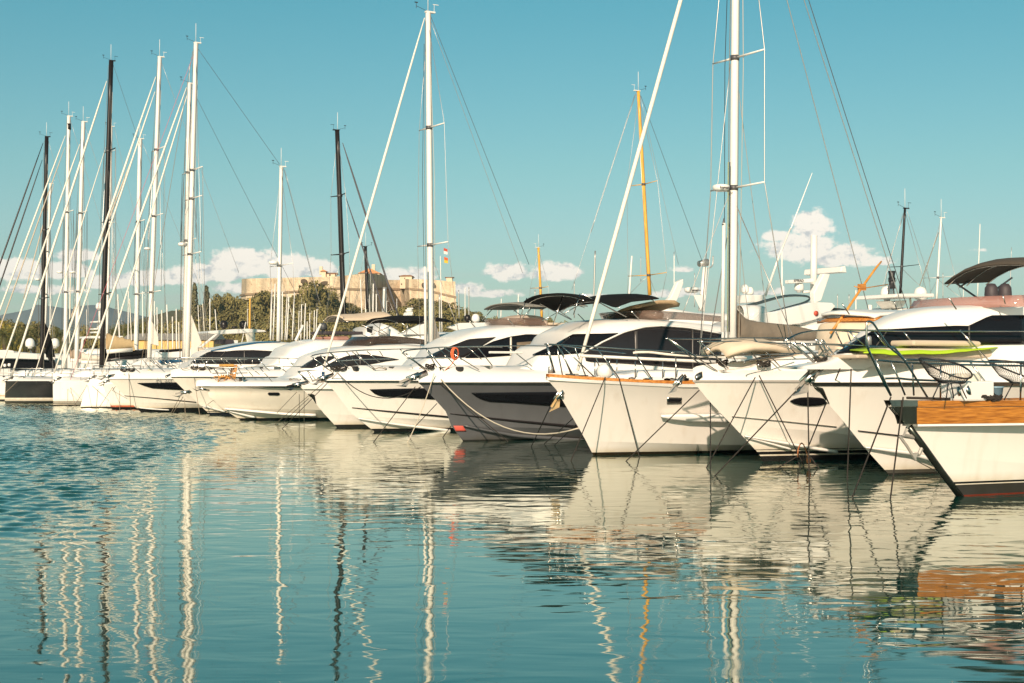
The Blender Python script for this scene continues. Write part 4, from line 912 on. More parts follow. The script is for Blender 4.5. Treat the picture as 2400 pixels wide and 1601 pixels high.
tp = Cc.pl(qq, .0); rows = [[Vector((q.x, a * .62 * min(1, .25 + 1.2 * (1 - abs(i - 2.3) / 3.2)), q.z - .16 * abs(a) ** 2)) for a in (-1, -.7, -.35, 0, .35, .7, 1)] for i, q in enumerate(tp)]
MB().grid(rows).build('dinghy_cover', creamcan, Cc.root, True, .12)
Cc.rail([P('z4', -240, 350, 0, 355, 450, 352, 1000, 345, 1650, 345), P('z4', -160, 570, 300, 612, 900, 605, 1700, 580, 2351, 565), P('z4', 250, 395, 900, 400, 1400, 420, 2351, 440)],
       [P('z4', -210, 355, 530, 850), P('z4', 0, 365, 330, 845) if 0 else P('z4', 270, 395, 700, 810), P('z4', 905, 420, 1170, 695), P('z4', 1090, 350, 1505, 795), P('z4', 1590, 430, 1730, 580)], inset=.14)
MB().tube(smooth_poly(Cc.pl(P('z4', 950, 730, 985, 688, 1330, 640, 1700, 595), .9), 16), .014, 6).build('grab_rail', steel, Cc.root, True)
Cc.anchor(P1('z7', 2130, 800), .46, tilt=-.7); Cc.patch('anchor_plate', rubsteel, P('z4', 150, 975, 200, 900, 290, 862), P('z4', 160, 985, 240, 985, 300, 940), n=4, k=2)
for x, y in P('z4', 600, 790, 745, 790): cleat(Cc, Cc.ep(x, y, .5), .8, x < 1700)
cleat(Cc, Cc.ep(*P1('z4', 1240, 800), .2), 1.0)
# ---- D: white ketch with timber capping
D = Boat('sailing_yacht', 'white sailing yacht with varnished timber capping rail and thick furled jib, tallest mast', 'sailboat', 1391, 1067)
D.hull(hullmat('hull_paint_sailing_yacht', (.68, .65, .60), [(.05, (.03, .022, .012))]), P('f', 1283, 890, 1299, 905, 1330, 958, 1367, 1021, 1391, 1067), 14, 2.15, sheer=P('z7', 700, 758, 1400, 798, 2100, 828), te=.46, p=1.9, Bc=1.72, pc=1.75, tec=.52, chine=((-1, .35), (3, .2), (14, .1)), kx=1.15)
D.deck(gel, .03, .12, .05)
D.strip('bulwark_moulding', gel, -.01, .06, .075); D.strip('timber_capping', teak, .065, .13, .05)
D.patch('rubbing_strake', gel, P('z5', -350, 440, -200, 432, 100, 425, 500, 425) + P('z5', 690, 425), P('z5', -350, 455, -200, 495, 100, 530, 500, 540) + P('z5', 690, 545), n=16, k=3, off=.07, solid=.10)
D.patch('port_frame', steel, P('z7', 1978, 982, 2205, 988), P('z7', 1975, 1085, 2200, 1078), n=8, k=2, off=.008); D.patch('porthole', glass, P('z7', 1995, 992, 2188, 996), P('z7', 1990, 1055, 2180, 1058), n=8, k=2, off=.03)
D.cabin(gel, P('a5', 560, 800, 640, 770, 900, 760, 1200, 755, 1700, 770), .9, 1.2, nose=1.2, s_end=9, name='coachroof', zb=1.75, ramp=.5)
D.rig((1716, 812), (1728, -490), .098, alum, [(443, 1.02), (139, .98)], [((1729, -480), (1354, 868), .050, sailw, 'furled_jib'), ((1728, -490), (2140, 800), .011, wire, 'backstay'), ((1738, -490), (2152, 800), .010, wired, 'backstay'), ((1718, -480), (2035, 725), .011, wire, 'backstay'), ((1722, 139), (1805, 800), .009, wire, 'running_backstay'), ((1720, 440), (1760, 800), .009, wire, 'lower_shroud'), ((1712, 150), (1640, 830), .009, wire, 'inner_stay'), ((1715, 440), (1600, 735), .009, wire, 'topping_lift')], chain=1.75, head=False, radar=((1690, 441), .66, 'Raymarine'), wr=.012)
mb = MB().tube(D.pl(P('b7', 379, 560, 366, 1560), .15) , .042, 10); mb.build('spinnaker_pole', alum, D.root, True)
MB().tube(D.pl(P('b7', 381, 515, 375, 580), .15), [.015, .04], 8).build('pole_fitting', wired, D.root, True)
for dv, xx in ((.1, 412), (.13, 428)): MB().tube(D.pl(P('b7', xx + 6, 0, xx, 1560), dv), .012, 5).build('halyard', mat('green_flecked_rope', (.35, .40, .22), .9, var=.3, scale=30) if xx == 412 else ropeb, D.root, True)
p0, p1 = D.px(1738, 800), D.px(1962, 792); rows = []; tp = resample(P('a6', 556, 392, 585, 425, 620, 462, 680, 480, 800, 492, 960, 508, 1110, 542, 1230, 575), 16)
for i in range(17):
    t = i / 16; a = D.px(*tp[i]); b0 = p0.z + .02; hh = a.z - b0; w_ = lerp(.17, .10, t) + .02 * math.sin(i * 1.7)
    rows.append([Vector((a.x, -w_ * math.sin(q) * (1.15 - .4 * (1 - math.cos(q)) / 2), b0 + hh * (1 - math.cos(q)) / 2)) for q in [k * math.pi / 6 for k in range(12)]])
MB().grid(rows, True).build('sail_cover', taupe, D.root, True); MB().tube([p0 - Vector((0, 0, .1)), p1 - Vector((0, 0, .1))], .08, 10).build('boom', alum, D.root, True)
sp = P('a5', 385, 640, 800, 660, 1300, 683, 1530, 692); MB().tube(D.epl(sp, .15), .035, 8).build('stowed_pole', alum, D.root, True)
MB().tube(smooth_poly(D.epl(P('a5', 815, 618, 860, 612, 960, 612, 1060, 625, 1250, 640, 1740, 660), .15), 20), .028, 6).build('timber_handrail', sailw, D.root, True)
D.rail([P('z7', 120, 172, 700, 205, 1300, 243, 2351, 303), P('z7', 340, 370, 650, 365)] if 0 else [P('z7', 120, 172, 700, 205, 1300, 243, 2351, 303)],
       [P('z7', 150, 190, 265, 615), P('z7', 358, 245, 515, 645), P('z7', 345, 175, 860, 668), P('z7', 905, 230, 1245, 690), P('z7', 1495, 430, 1495, 700), P('z7', 1500, 330, 1760, 720), P('z7', 1915, 440, 1915, 700), P('z7', 2115, 370, 2115, 720), P('z7', 1100, 405, 1100, 510)], inset=.10)
D.anchor(P1('z7', 320, 1010), .62, tilt=-.9, m=mat('rusty_tan_steel', (.55, .38, .18), .6, var=.3, scale=12)); MB().lathe(D.px(*P1('z7', 200, 580)), [(0, -.06), (.06, -.06), (.06, .07), (.045, .09), (0, .09)], 12).build('bow_lamp', alumgrey, D.root, True)
MB().lathe(D.ep(*P1('z7', 1030, 590), .4), [(0, -.16), (.16, -.14), (.18, 0), (.14, .13), (0, .17)], 14, Matrix.Rotation(1.2, 3, 'X')).build('windlass', plast, D.root, True)
# ---- E: grey-hulled yacht
E = Boat('grey_motor_yacht', 'grey hulled motor yacht with black hull window and black flybridge sunshade', 'yacht', 1113, 1033)
E.hull(hullmat('hull_paint_grey_yacht', (.105, .108, .113), [(.02, (.03, .03, .03))], streak=.12), P('f', 981, 897, 1012, 928, 1047, 967, 1056, 995, 1068, 1015, 1085, 1033), 16.5, 2.4, te=.5, p=1.9, Bc=2.1, pc=1.6, chine=((-.7, .42), (2, .32), (5, .08)))
E.deck(gel, .30, .30, .16); rubrail(E, rubsteel, -.05, .01)
E.patch('hull_window', glass, P('a4', 412, 1058, 800, 1054, 1190, 1050, 1500, 1048), P('a4', 412, 1060, 470, 1104, 560, 1138, 800, 1150, 1290, 1186, 1500, 1200), n=24, k=4)
E.patch('hull_stripe', blackm, P('a4', 215, 1248, 800, 1308, 1390, 1360, 1520, 1372), P('a4', 215, 1254, 800, 1326, 1390, 1382, 1520, 1396), n=24, k=1)
E.patch('spray_rail', mat('grey_gelcoat', (.105, .108, .113), .25), P('a4', 330, 1350, 800, 1425, 1460, 1470), P('a4', 330, 1358, 800, 1450, 1460, 1500), n=18, k=2, off=.05, solid=.06)
E.patch('red_bottom_paint', mat('red_antifouling', (.62, .10, .07), .7), P('a4', 222, 1362, 332, 1362), P('a4', 240, 1410, 362, 1410), n=5, k=3, off=.02)
PRE = P('a5', -10, 640, 60, 605, 170, 545, 330, 462, 400, 432, 560, 372, 650, 348, 900, 338, 1200, 350, 1570, 385, 1900, 430)
E.cabin(gel, PRE, 1.6, 1.95, nose=4.2, s_end=12.5)
E.patch('windscreen', glass, P('a5', 0, 634, 160, 562, 325, 470, 690, 457), P('a5', 0, 642, 180, 637, 380, 622, 690, 461), n=20, k=5)
E.patch('side_window', glassb, P('a5', 412, 622, 560, 540, 750, 452, 900, 417, 1050, 407, 1250, 422, 1530, 468), P('a5', 416, 640, 430, 690, 700, 702, 900, 715, 1100, 732, 1300, 748, 1530, 762), n=26, k=6)
E.screen('flybridge_windscreen', tint, P('a5', 582, 285, 720, 272, 900, 265, 1250, 290, 1560, 322), P('a5', 640, 350, 720, 346, 900, 340, 1250, 348, 1560, 365), 1.45)
E.poles('windscreen_frame', steel, [P('a5', 800, 275, 862, 340)], 1.37, .014)
E.canopy(blackcov, P('f', 1227, 695, 1345, 697, 1400, 706, 1441, 722, 1480, 708, 1544, 701), 1.5, .22)
E.poles('canopy_pole', steel, [P('a4', 920, 190, 860, 372), P('a4', 935, 190, 1330, 390)], -1.42, .014); E.poles('canopy_pole', steel, [P('a4', 1252, 165, 1160, 440)], 0, .016, mirror=False); E.poles('canopy_pole', steel, [P('a4', 1560, 218, 1740, 320), P('a4', 1480, 210, 1240, 345)], 1.42, .014, mirror=False)
mb = MB(); rows = []
for i in range(9):
    t = i / 8; q = E.px(*P1('a5', lerp(870, 1190, t), 265 - 35 * math.sin(math.pi * min(1, t * 1.1)) if 0 else lerp(250, 215, min(1, t * 2)) if t < .9 else 240), 1.0)
    rows.append([q + Vector((0, a * .9, -.10 * a * a)) for a in (0, .5, 1, 1.5, 2)])
mb.grid(rows).build('helm_hood', mat('tan_canvas', (.42, .30, .17), .9, var=.15, scale=8), E.root, True, .10)
sheerbox(E, 'console_cover', mat('taupe_cover', (.46, .38, .31), .9), P1('a5', 905, 270), P1('a5', 1080, 342), .9, 1.4, None, .12)
mst = MB().tube(E.pl(P('a6', 295, 405, 322, 85), .2), [.10, .075], 8).build('radar_mast', plast, E.root, True)
MB().add([E.px(*p, v) for v in (-.05, .35) for p in P('a6', 235, 285, 330, 290, 290, 400)], [(0, 1, 2), (5, 4, 3), (0, 3, 4, 1), (2, 1, 4, 5), (0, 2, 5, 3)]).build('radar_bracket', plast, mst); E.radome(E.px(*P1('a6', 222, 252), .2), .68, mst, 'Raymarine')
MB().lathe(E.px(*P1('a6', 312, 52), .2), [(0, -.18), (.09, -.18), (.11, .14), (0, .16)], 12, Matrix.Rotation(1.4, 3, 'Y')).build('searchlight', alumgrey, mst, True)
MB().tube(smooth_poly(E.pl(P('a6', 335, 95, 375, 70, 380, 0), .2), 8), .02, 6).build('horn_arm', alumgrey, mst, True)
E.rail([P('a3', 955, 700, 1000, 672, 1180, 655, 1400, 640, 1960, 630) + P('a4', 1100, 632), P('a3', 1000, 745, 1200, 740, 1420, 742)],
       [P('a3', 970, 705, 1205, 865), P('a3', 990, 700, 1180, 868), P('a3', 1180, 660, 1330, 850), P('a4', 160, 648, 480, 850), P('a4', 375, 640, 505, 755), P('a4', 750, 640, 970, 820)], inset=.16)
E.anchor(P1('a3', 1030, 940), .8, tilt=-.35); sheerbox(E, 'sunpad_handrail', gel, P1('a4', 580, 680), P1('a4', 890, 700), 1.0, .08, .06, .02)
cleat(E, E.ep(*P1('a3', 1205, 850), .3), .8)
# ---- F: white yacht with black hull window
F = Boat('white_motor_yacht', 'white motor yacht with long black hull window and grey flybridge sunshade', 'yacht', 879, 1012)
F.hull(hullmat('hull_paint_white_yacht', HW, [(.085, BOOTK)]), P('f', 761, 893, 784, 917, 812, 955, 845, 990, 869, 1006, 879, 1012), 16.5, 2.35, te=.5, p=1.85, Bc=2.1, pc=1.65, chine=((-.8, .50), (2, .35), (5, .14)))
F.deck(gel, .32, .30, .16); rubrail(F, rubsteel, -.05, .01)
F.patch('hull_window', glass, P('y2', 1348, 1254, 1750, 1244, 2130, 1236, 2480, 1232), P('y2', 1350, 1258, 1430, 1328, 1540, 1364, 1750, 1372, 2330, 1406, 2480, 1412), n=24, k=4)
F.patch('hull_stripe', blackm, P('a3', 490, 1193, 800, 1222, 1370, 1272, 1480, 1282), P('a3', 490, 1198, 800, 1233, 1370, 1287, 1480, 1297), n=24, k=1)
F.patch('spray_rail', gel, P('a3', 548, 1282, 900, 1330, 1390, 1384), P('a3', 548, 1290, 900, 1345, 1390, 1400), n=18, k=2, off=.05, solid=.06)
F.patch('stem_guard', darkgreen, P('y2', 672, 1155, 740, 1215, 800, 1290), P('y2', 650, 1150, 722, 1215, 800, 1305), n=8, k=2)
F.cabin(gel, P('a4', -25, 741, 60, 695, 200, 625, 330, 560, 474, 505, 584, 470, 800, 442, 1100, 440, 1430, 455, 1800, 490), 1.55, 1.9, nose=4.0, s_end=12.5)
F.patch('windscreen', glassb, P('a4', 0, 736, 180, 652, 382, 573, 630, 551), P('a4', 0, 742, 180, 740, 340, 738, 630, 554), n=20, k=5)
F.patch('side_window', glass, P('a4', 352, 736, 460, 662, 600, 592, 760, 547, 920, 524, 1100, 532, 1290, 550, 1420, 565), P('a4', 356, 742, 460, 742, 760, 720, 980, 720, 1290, 712, 1420, 705), n=26, k=5)
F.patch('curtain', cream, P('a4', 762, 556, 778, 553), P('a4', 762, 718, 780, 718), n=2, k=4, off=.03); F.patch('blind', mat('brown_blind', (.17, .13, .085), .7), P('a4', 825, 602, 1060, 585), P('a4', 825, 700, 1080, 700), n=6, k=3, off=.03)
F.screen('flybridge_windscreen', tint, P('a4', 552, 392, 740, 378, 860, 372, 1060, 380), P('a4', 602, 458, 800, 447, 900, 444, 1100, 442), 1.35)
F.poles('windscreen_frame', steel, [P('a4', 740, 378, 805, 445)], 1.27, .014)
F.canopy(greycan, P('a4', 527, 283, 921, 272, 1170, 276, 1330, 262, 1480, 270), 1.4, .18)
F.poles('canopy_pole', steel, [P('a4', 610, 285, 510, 395), P('a4', 770, 278, 890, 370)], -1.32, .014); F.poles('canopy_pole', steel, [P('a4', 1170, 278, 1330, 385), P('a4', 1290, 275, 1060, 400)], 1.32, .014, mirror=False)
mb = MB(); rows = []
for i in range(11):
    a = math.pi * i / 10; q = F.px(*P1('a4', 965 - 130 * math.cos(a), 436 - 68 * math.sin(a) ** .7), .7); rows.append([q + Vector((0, t * .7, -.04 * (t - 1) ** 2)) for t in (0, .5, 1, 1.5, 2)])
mb.grid(rows).build('console_cover', mat('taupe_cover', (.46, .38, .31), .9), F.root, True, .1)
sheerbox(F, 'flybridge_cushion', cushion, P1('a4', 1125, 415), P1('a4', 1290, 442), .8, 1.2, None)
F.rail([P('y2', 455, 760, 520, 728, 750, 695, 1080, 672, 1500, 648, 1900, 640, 2351, 625), P('y2', 450, 770, 700, 790, 1000, 810) if 0 else P('y2', 820, 830, 1250, 800, 1700, 790)],
       [P('y2', 480, 770, 780, 1000), P('y2', 490, 762, 830, 990) if 0 else P('y2', 600, 740, 830, 985), P('y2', 750, 700, 1020, 920), P('y2', 1080, 682, 1435, 950), P('y2', 1305, 676, 1500, 840), P('y2', 1815, 645, 1900, 740)], inset=.16)
F.anchor(P1('y2', 600, 1110), .7, tilt=-.3); cleat(F, F.ep(*P1('y2', 820, 985), .25), 1); cleat(F, F.ep(*P1('y2', 910, 980), .25), 1.2)
# ---- S: small sloop tucked between F and G
S_ = Boat('small_sloop', 'small white sloop squeezed between two motor yachts, with tall white mast and furled jib', 'sailboat', 790, 1002)
S_.hull(hullmat('hull_paint_small_sloop', HW, [(.09, (.03, .03, .03))]), P('f', 703, 906, 724, 927, 750, 958, 775, 988, 790, 1002), 12, 1.9, te=.5, p=1.9, chine=((-1, .5), (3, .25), (9, .1)))
S_.deck(gel, .10, .15, .1); S_.strip('rub_rail', gel, -.08, .05, .10)
S_.patch('stem_guard', darkgreen, P('y2', 372, 1322, 440, 1322, 500, 1330, 528, 1470), P('y2', 375, 1328, 420, 1380, 470, 1430, 525, 1482), n=8, k=3)
S_.rig((1010, 815), (1003, 28), .103, alum, [(575, 1.15), (300, .95)], [((995, 42), (757, 868), .046, sailw, 'furled_jib'), ((1008, 34), (1240, 620), .009, wired, 'backstay'), ((1006, 40), (1225, 640), .008, wire, 'backstay')], chain=1.5)
MB().tube(S_.pl(P('y7', 1378, 40, 1392, 1530), .3), .045, 8).build('spinnaker_pole', alum, S_.root, True); MB().lathe(S_.px(758, 878), [(0, -.08), (.12, -.08), (.12, -.05), (.06, -.04), (.06, .1), (0, .1)], 10).build('furling_drum', mat('blue_plastic', (.06, .13, .22), .5), S_.root, True)
mb = MB(); q0, q1 = S_.px(*P1('y7', 1540, 1470)), S_.px(*P1('y7', 1660, 1440))
mb.add([q0 + Vector((0, .12, 0)), q0 + Vector((0, -.12, 0)), q1 + Vector((0, -.1, 0)), q1 + Vector((0, .1, 0)), S_.px(*P1('y7', 1540, 1010)) + Vector((0, .06, 0)), S_.px(*P1('y7', 1545, 1010)) + Vector((0, -.06, 0))], [(0, 1, 2, 3), (1, 0, 4, 5), (1, 5, 2), (0, 3, 4), (2, 5, 4, 3)]); mb.build('sail_cover', mat('grey_sail_cover', (.30, .28, .25), .9, var=.1), S_.root)
S_.anchor(P1('y2', 210, 1205), .72, True, tilt=-.2); S_.rail([P('y2', 245, 985, 420, 972, 650, 962)], [P('y2', 255, 985, 430, 1150), P('y2', 270, 985, 400, 1160), P('y2', 405, 975, 540, 1130)], inset=.1)
for (x, y), cs in ((P1('b7', -2170, 800) if 0 else (1040, 588), (redp, plast)), ((1041, 609), (orangep, mat('yellow_cloth', (.7, .5, .05), .9)))):
    p = S_.px(x, y, .95); g = MB().add([p + Vector((0, 0, .1)), p + Vector((.14, 0, .06)), p + Vector((.14, 0, -.03)), p + Vector((0, 0, 0))], [(0, 1, 2, 3)]).build('flag', cs[0], S_.root, solid=.01)
    MB().add([p + Vector((0, 0, 0)), p + Vector((.14, 0, -.03)), p + Vector((.14, 0, -.12)), p + Vector((0, 0, -.1))], [(0, 1, 2, 3)]).build('flag_stripe', cs[1], g, solid=.01)
# ---- G: white yacht with slot port, deck chair on bow
G = Boat('flared_white_yacht', 'white yacht with flared bow and one small slot window, timber chair on its foredeck', 'yacht', 564, 985)
G.hull(hullmat('hull_paint_flared_yacht', (.80, .745, .635), [(.07, BOOTK)]), P('f', 460, 905, 482, 906, 492, 932, 514, 952, 545, 974, 564, 985), 16, 2.5, te=.42, p=2.3, Bc=2.25, pc=1.9, chine=((-1, .48), (2, .42), (6, .2)), kx=1.1)
G.deck(gel, .18, .25, .12); rubrail(G, rubsteel, -.07, .0)
G.patch('hull_window', glass, P('y1', 1470, 1112, 1490, 1092, 1670, 1092, 1690, 1112), P('y1', 1470, 1118, 1492, 1143, 1670, 1145, 1690, 1118), n=14, k=3)
G.patch('hull_stripe', blackm, P('y1', 690, 1374, 1300, 1424, 1800, 1468, 2351, 1490), P('y1', 690, 1382, 1300, 1442, 1800, 1496, 2351, 1524), n=24, k=1, off=.03)
G.patch('spray_rail', gel, P('y1', 680, 1355, 1300, 1400, 1800, 1440, 2351, 1455), P('y1', 690, 1374, 1300, 1424, 1800, 1466, 2351, 1488), n=24, k=2, off=.07, solid=.08)
G.patch('lower_spray_rail', gel, P('y1', 760, 1415, 1000, 1462, 1250, 1520), P('y1', 790, 1425, 1000, 1490, 1180, 1535), n=12, k=2, off=.05, solid=.06)
G.patch('stem_guard', darkgreen, P('y1', 290, 1020, 340, 1012, 365, 1070, 408, 1190), P('y1', 270, 1090, 330, 1120, 370, 1160, 412, 1195), n=8, k=3)
G.cabin(gel, P('y2', 285, 934, 400, 850, 500, 785, 560, 742, 760, 680, 1000, 620, 1250, 598, 1500, 572, 1900, 560, 2250, 590), 1.5, 1.85, nose=3.6, s_end=11)
G.patch('windscreen', glassb, P('y2', 292, 926, 420, 842, 560, 760, 850, 754), P('y2', 292, 934, 480, 938, 590, 895, 850, 758), n=20, k=5)
G.patch('side_window', glassb, P('y2', 672, 898, 850, 802, 1000, 747, 1200, 724, 1400, 737, 1600, 767, 1790, 800), P('y2', 672, 915, 900, 918, 1170, 908, 1450, 860, 1600, 830, 1790, 806), n=24, k=4)
G.screen('flybridge_windscreen', tintd, P('y2', 1062, 432, 1400, 450, 1700, 442, 2000, 470, 2190, 500), P('y2', 935, 606, 1250, 600, 1500, 566, 2000, 560, 2190, 572), 1.3)
G.canopy(blackcov, P('y7', 295, 985, 909, 1062, 1100, 1038, 1500, 1042, 1900, 1066), 1.35, .22)
G.poles('canopy_pole', steel, [P('y7', 430, 1090, 800, 1360), P('y7', 380, 1300, 830, 1090), P('y7', 560, 1040, 530, 1360)], -1.28, .014)
sheerbox(G, 'flybridge_cushion', orangep, P1('y2', 1240, 500), P1('y2', 1360, 580), .5, .6, None)
G.rail([P('y1', 340, 620, 800, 640, 1150, 625, 2100, 620), P('y1', 600, 745, 1100, 738)], [P('y1', 470, 640, 560, 740), P('y1', 620, 640, 870, 880), P('y1', 1170, 640, 1320, 770), P('y1', 1320, 640, 1540, 885), P('y1', 1060, 645, 1200, 800), P('y1', 1680, 625, 1810, 720)], inset=.12)
G.anchor(P1('y1', 235, 1040), .55, tilt=.15)
# ---- H
H = Boat('white_cruiser', 'white cruiser with raked bow, mostly hidden behind the flared yacht, beige flybridge sunshade', 'cruiser', 493, 973)
H.hull(hullmat('hull_paint_white_cruiser', (.80, .75, .65), [(.10, (.02, .025, .04)), (.14, HW), (.17, BOOTK)]), P('f', 400, 883, 425, 908, 455, 935, 478, 960, 493, 973), 16, 2.4, te=.48, p=1.9, chine=((-1, .5), (2, .4), (6, .1)))
H.deck(gel, .28, .3, .14); rubrail(H, rubsteel, -.04, .0)
H.patch('spray_rail', gel, P('y1', 190, 1315, 400, 1345, 680, 1420), P('y1', 380, 1365, 520, 1405, 680, 1440), n=12, k=2, off=.05, solid=.06)
H.cabin(gel, P('y2', -100, 760, 40, 690, 100, 640, 350, 560, 540, 500, 760, 498, 1040, 498, 1500, 540), 1.5, 1.85, nose=2.5, s_end=12)
H.patch('side_window', glass, P('y2', 545, 682, 620, 672, 690, 668), P('y2', 548, 690, 620, 700, 690, 700), n=8, k=2)
H.screen('flybridge_windscreen', pinkt, P('y2', 490, 432, 760, 450, 1010, 445), P('y2', 545, 498, 760, 502, 1045, 500), 1.3)
H.canopy(beige, P('y2', 652, 150, 1010, 210, 1290, 206, 1700, 150), 1.15, .30)
H.poles('canopy_pole', steel, [P('y2', 655, 170, 640, 250), P('y2', 920, 290, 1500, 530)], -1.08, .014)
rb = MB().tube(H.pl(P('y2', 480, 500, 600, 260), 1.0), .06, 6).tube([Vector((p.x, -p.y, p.z)) for p in H.pl(P('y2', 480, 500, 600, 260), 1.0)], .06, 6).build('radar_arch', gel, H.root, True); H.satdome(H.px(*P1('y2', 640, 350)), .5, mat('charcoal_plastic', (.05, .055, .06), .5), rb)
sheerbox(H, 'flybridge_seat', mat('dark_seat_leather', (.05, .04, .045), .6), P1('y2', 660, 365), P1('y2', 1250, 420), .9, 1.6, None)
H.rail([P('y1', -150, 455, 200, 458, 1000, 462, 1700, 468, 2280, 475), P('y1', -250, 490, 600, 492, 1100, 492)], [P('y1', 90, 590, 330, 870), P('y1', -60, 490, 310, 910) if 0 else P('y1', 250, 490, 400, 700), P('y1', 420, 465, 540, 580), P('y1', 680, 490, 780, 570), P('y1', 930, 470, 1010, 560), P('y1', 1280, 470, 1490, 685), P('y1', 1680, 460, 1680, 575), P('y1', 1830, 475, 1950, 600)], inset=.14)
H.anchor(P1('y3', 1560, 800), .8, tilt=-.2); cleat(H, H.ep(*P1('y3', 1765, 370), .3), 1); cleat(H, H.ep(*P1('y3', 1910, 385), .3), .9)
# ---- I
I = Boat('sport_yacht', 'white sport yacht with dark wrapped windows, blue roof skylight and registration letters on bow', 'yacht', 331, 967)
I.hull(hullmat('hull_paint_sport_yacht', (.80, .755, .66), [(.20, (.02, .02, .022))]), P('f', 254, 888, 270, 905, 292, 928, 312, 950, 331, 967), 16.5, 2.4, te=.5, p=1.9, chine=((-1, .48), (2, .4), (6, .22)))
I.deck(gel, .30, .3, .16); rubrail(I, mat('grey_rub_strip', (.33, .31, .28), .5), -.03, .0)
I.patch('hull_window', glass, P('y3', 718, 606, 1000, 600, 1420, 593, 1700, 590), P('y3', 720, 609, 860, 662, 1000, 704, 1300, 722, 1560, 734, 1700, 740), n=20, k=4)
I.patch('hull_stripe', blackm, P('y3', 482, 836, 1000, 876, 1690, 940, 1800, 952), P('y3', 482, 843, 1000, 888, 1690, 955, 1800, 966), n=20, k=1)
I.patch('spray_rail', gel, P('y3', 740, 1042, 1000, 1062, 1300, 1080), P('y3', 760, 1062, 1000, 1082, 1300, 1088), n=14, k=2, off=.05, solid=.06)
I.cabin(gel, P('y1', 50, 572, 140, 505, 230, 438, 330, 380, 420, 332, 700, 268, 1000, 215, 1300, 172, 1550, 160, 1900, 175, 2140, 205, 2351, 250), 1.5, 1.9, nose=4.0, s_end=11.5)
I.patch('window', glassb, P('y1', 60, 548, 230, 443, 400, 350, 690, 348, 900, 325, 1200, 320, 1500, 337, 1680, 350, 2120, 335), P('y1', 60, 574, 400, 574, 900, 576, 1500, 576, 2120, 576), n=30, k=5)
I.patch('window_cover', blackcov, P('y1', 1530, 440, 1710, 335, 2130, 332, 2155, 380), P('y1', 1530, 572, 1710, 574, 2130, 574, 2155, 570), n=14, k=4, off=.05)
I.patch('skylight', bluep, P('y1', 430, 333, 850, 243, 1200, 187, 1480, 166, 1560, 168), P('y1', 430, 346, 600, 322, 1000, 244, 1300, 199, 1700, 182), n=20, k=2, off=.015)
I.rail([P('y3', 240, 182, 600, 180, 1100, 178, 1600, 172), P('y3', 1090, 148, 1210, 146, 1800, 150)], [P('y3', 500, 200, 760, 410), P('y3', 980, 180, 1200, 385), P('y3', 1100, 152, 1500, 410), P('y3', 1210, 150, 1540, 410), P('y3', 300, 185, 530, 390)], inset=.14)
I.anchor(P1('y3', 130, 500), .7, tilt=-.1); cleat(I, I.ep(*P1('y3', 470, 410), .3), 1); cleat(I, I.ep(*P1('y3', 605, 405), .3), 1)
p = I.hit(*P1('y3', 1110, 550), .02); q = I.hit(*P1('y3', 1290, 552), .02)
if p and q:
    text_on(I, 'AJ', p, .26, I.root, mat('grey_lettering', (.20, .19, .18), .6), math.atan2(q.y - p.y, q.x - p.x)); text_on(I, '527', q, .24, I.root, mat('grey_lettering', (.2, .19, .18), .6), math.atan2(q.y - p.y, q.x - p.x))
I.patch('shadowed_hawse', rubsteel, P('y3', 1230, 480, 1320, 445, 1420, 432), P('y3', 1240, 520, 1330, 470, 1420, 436), n=6, k=2)
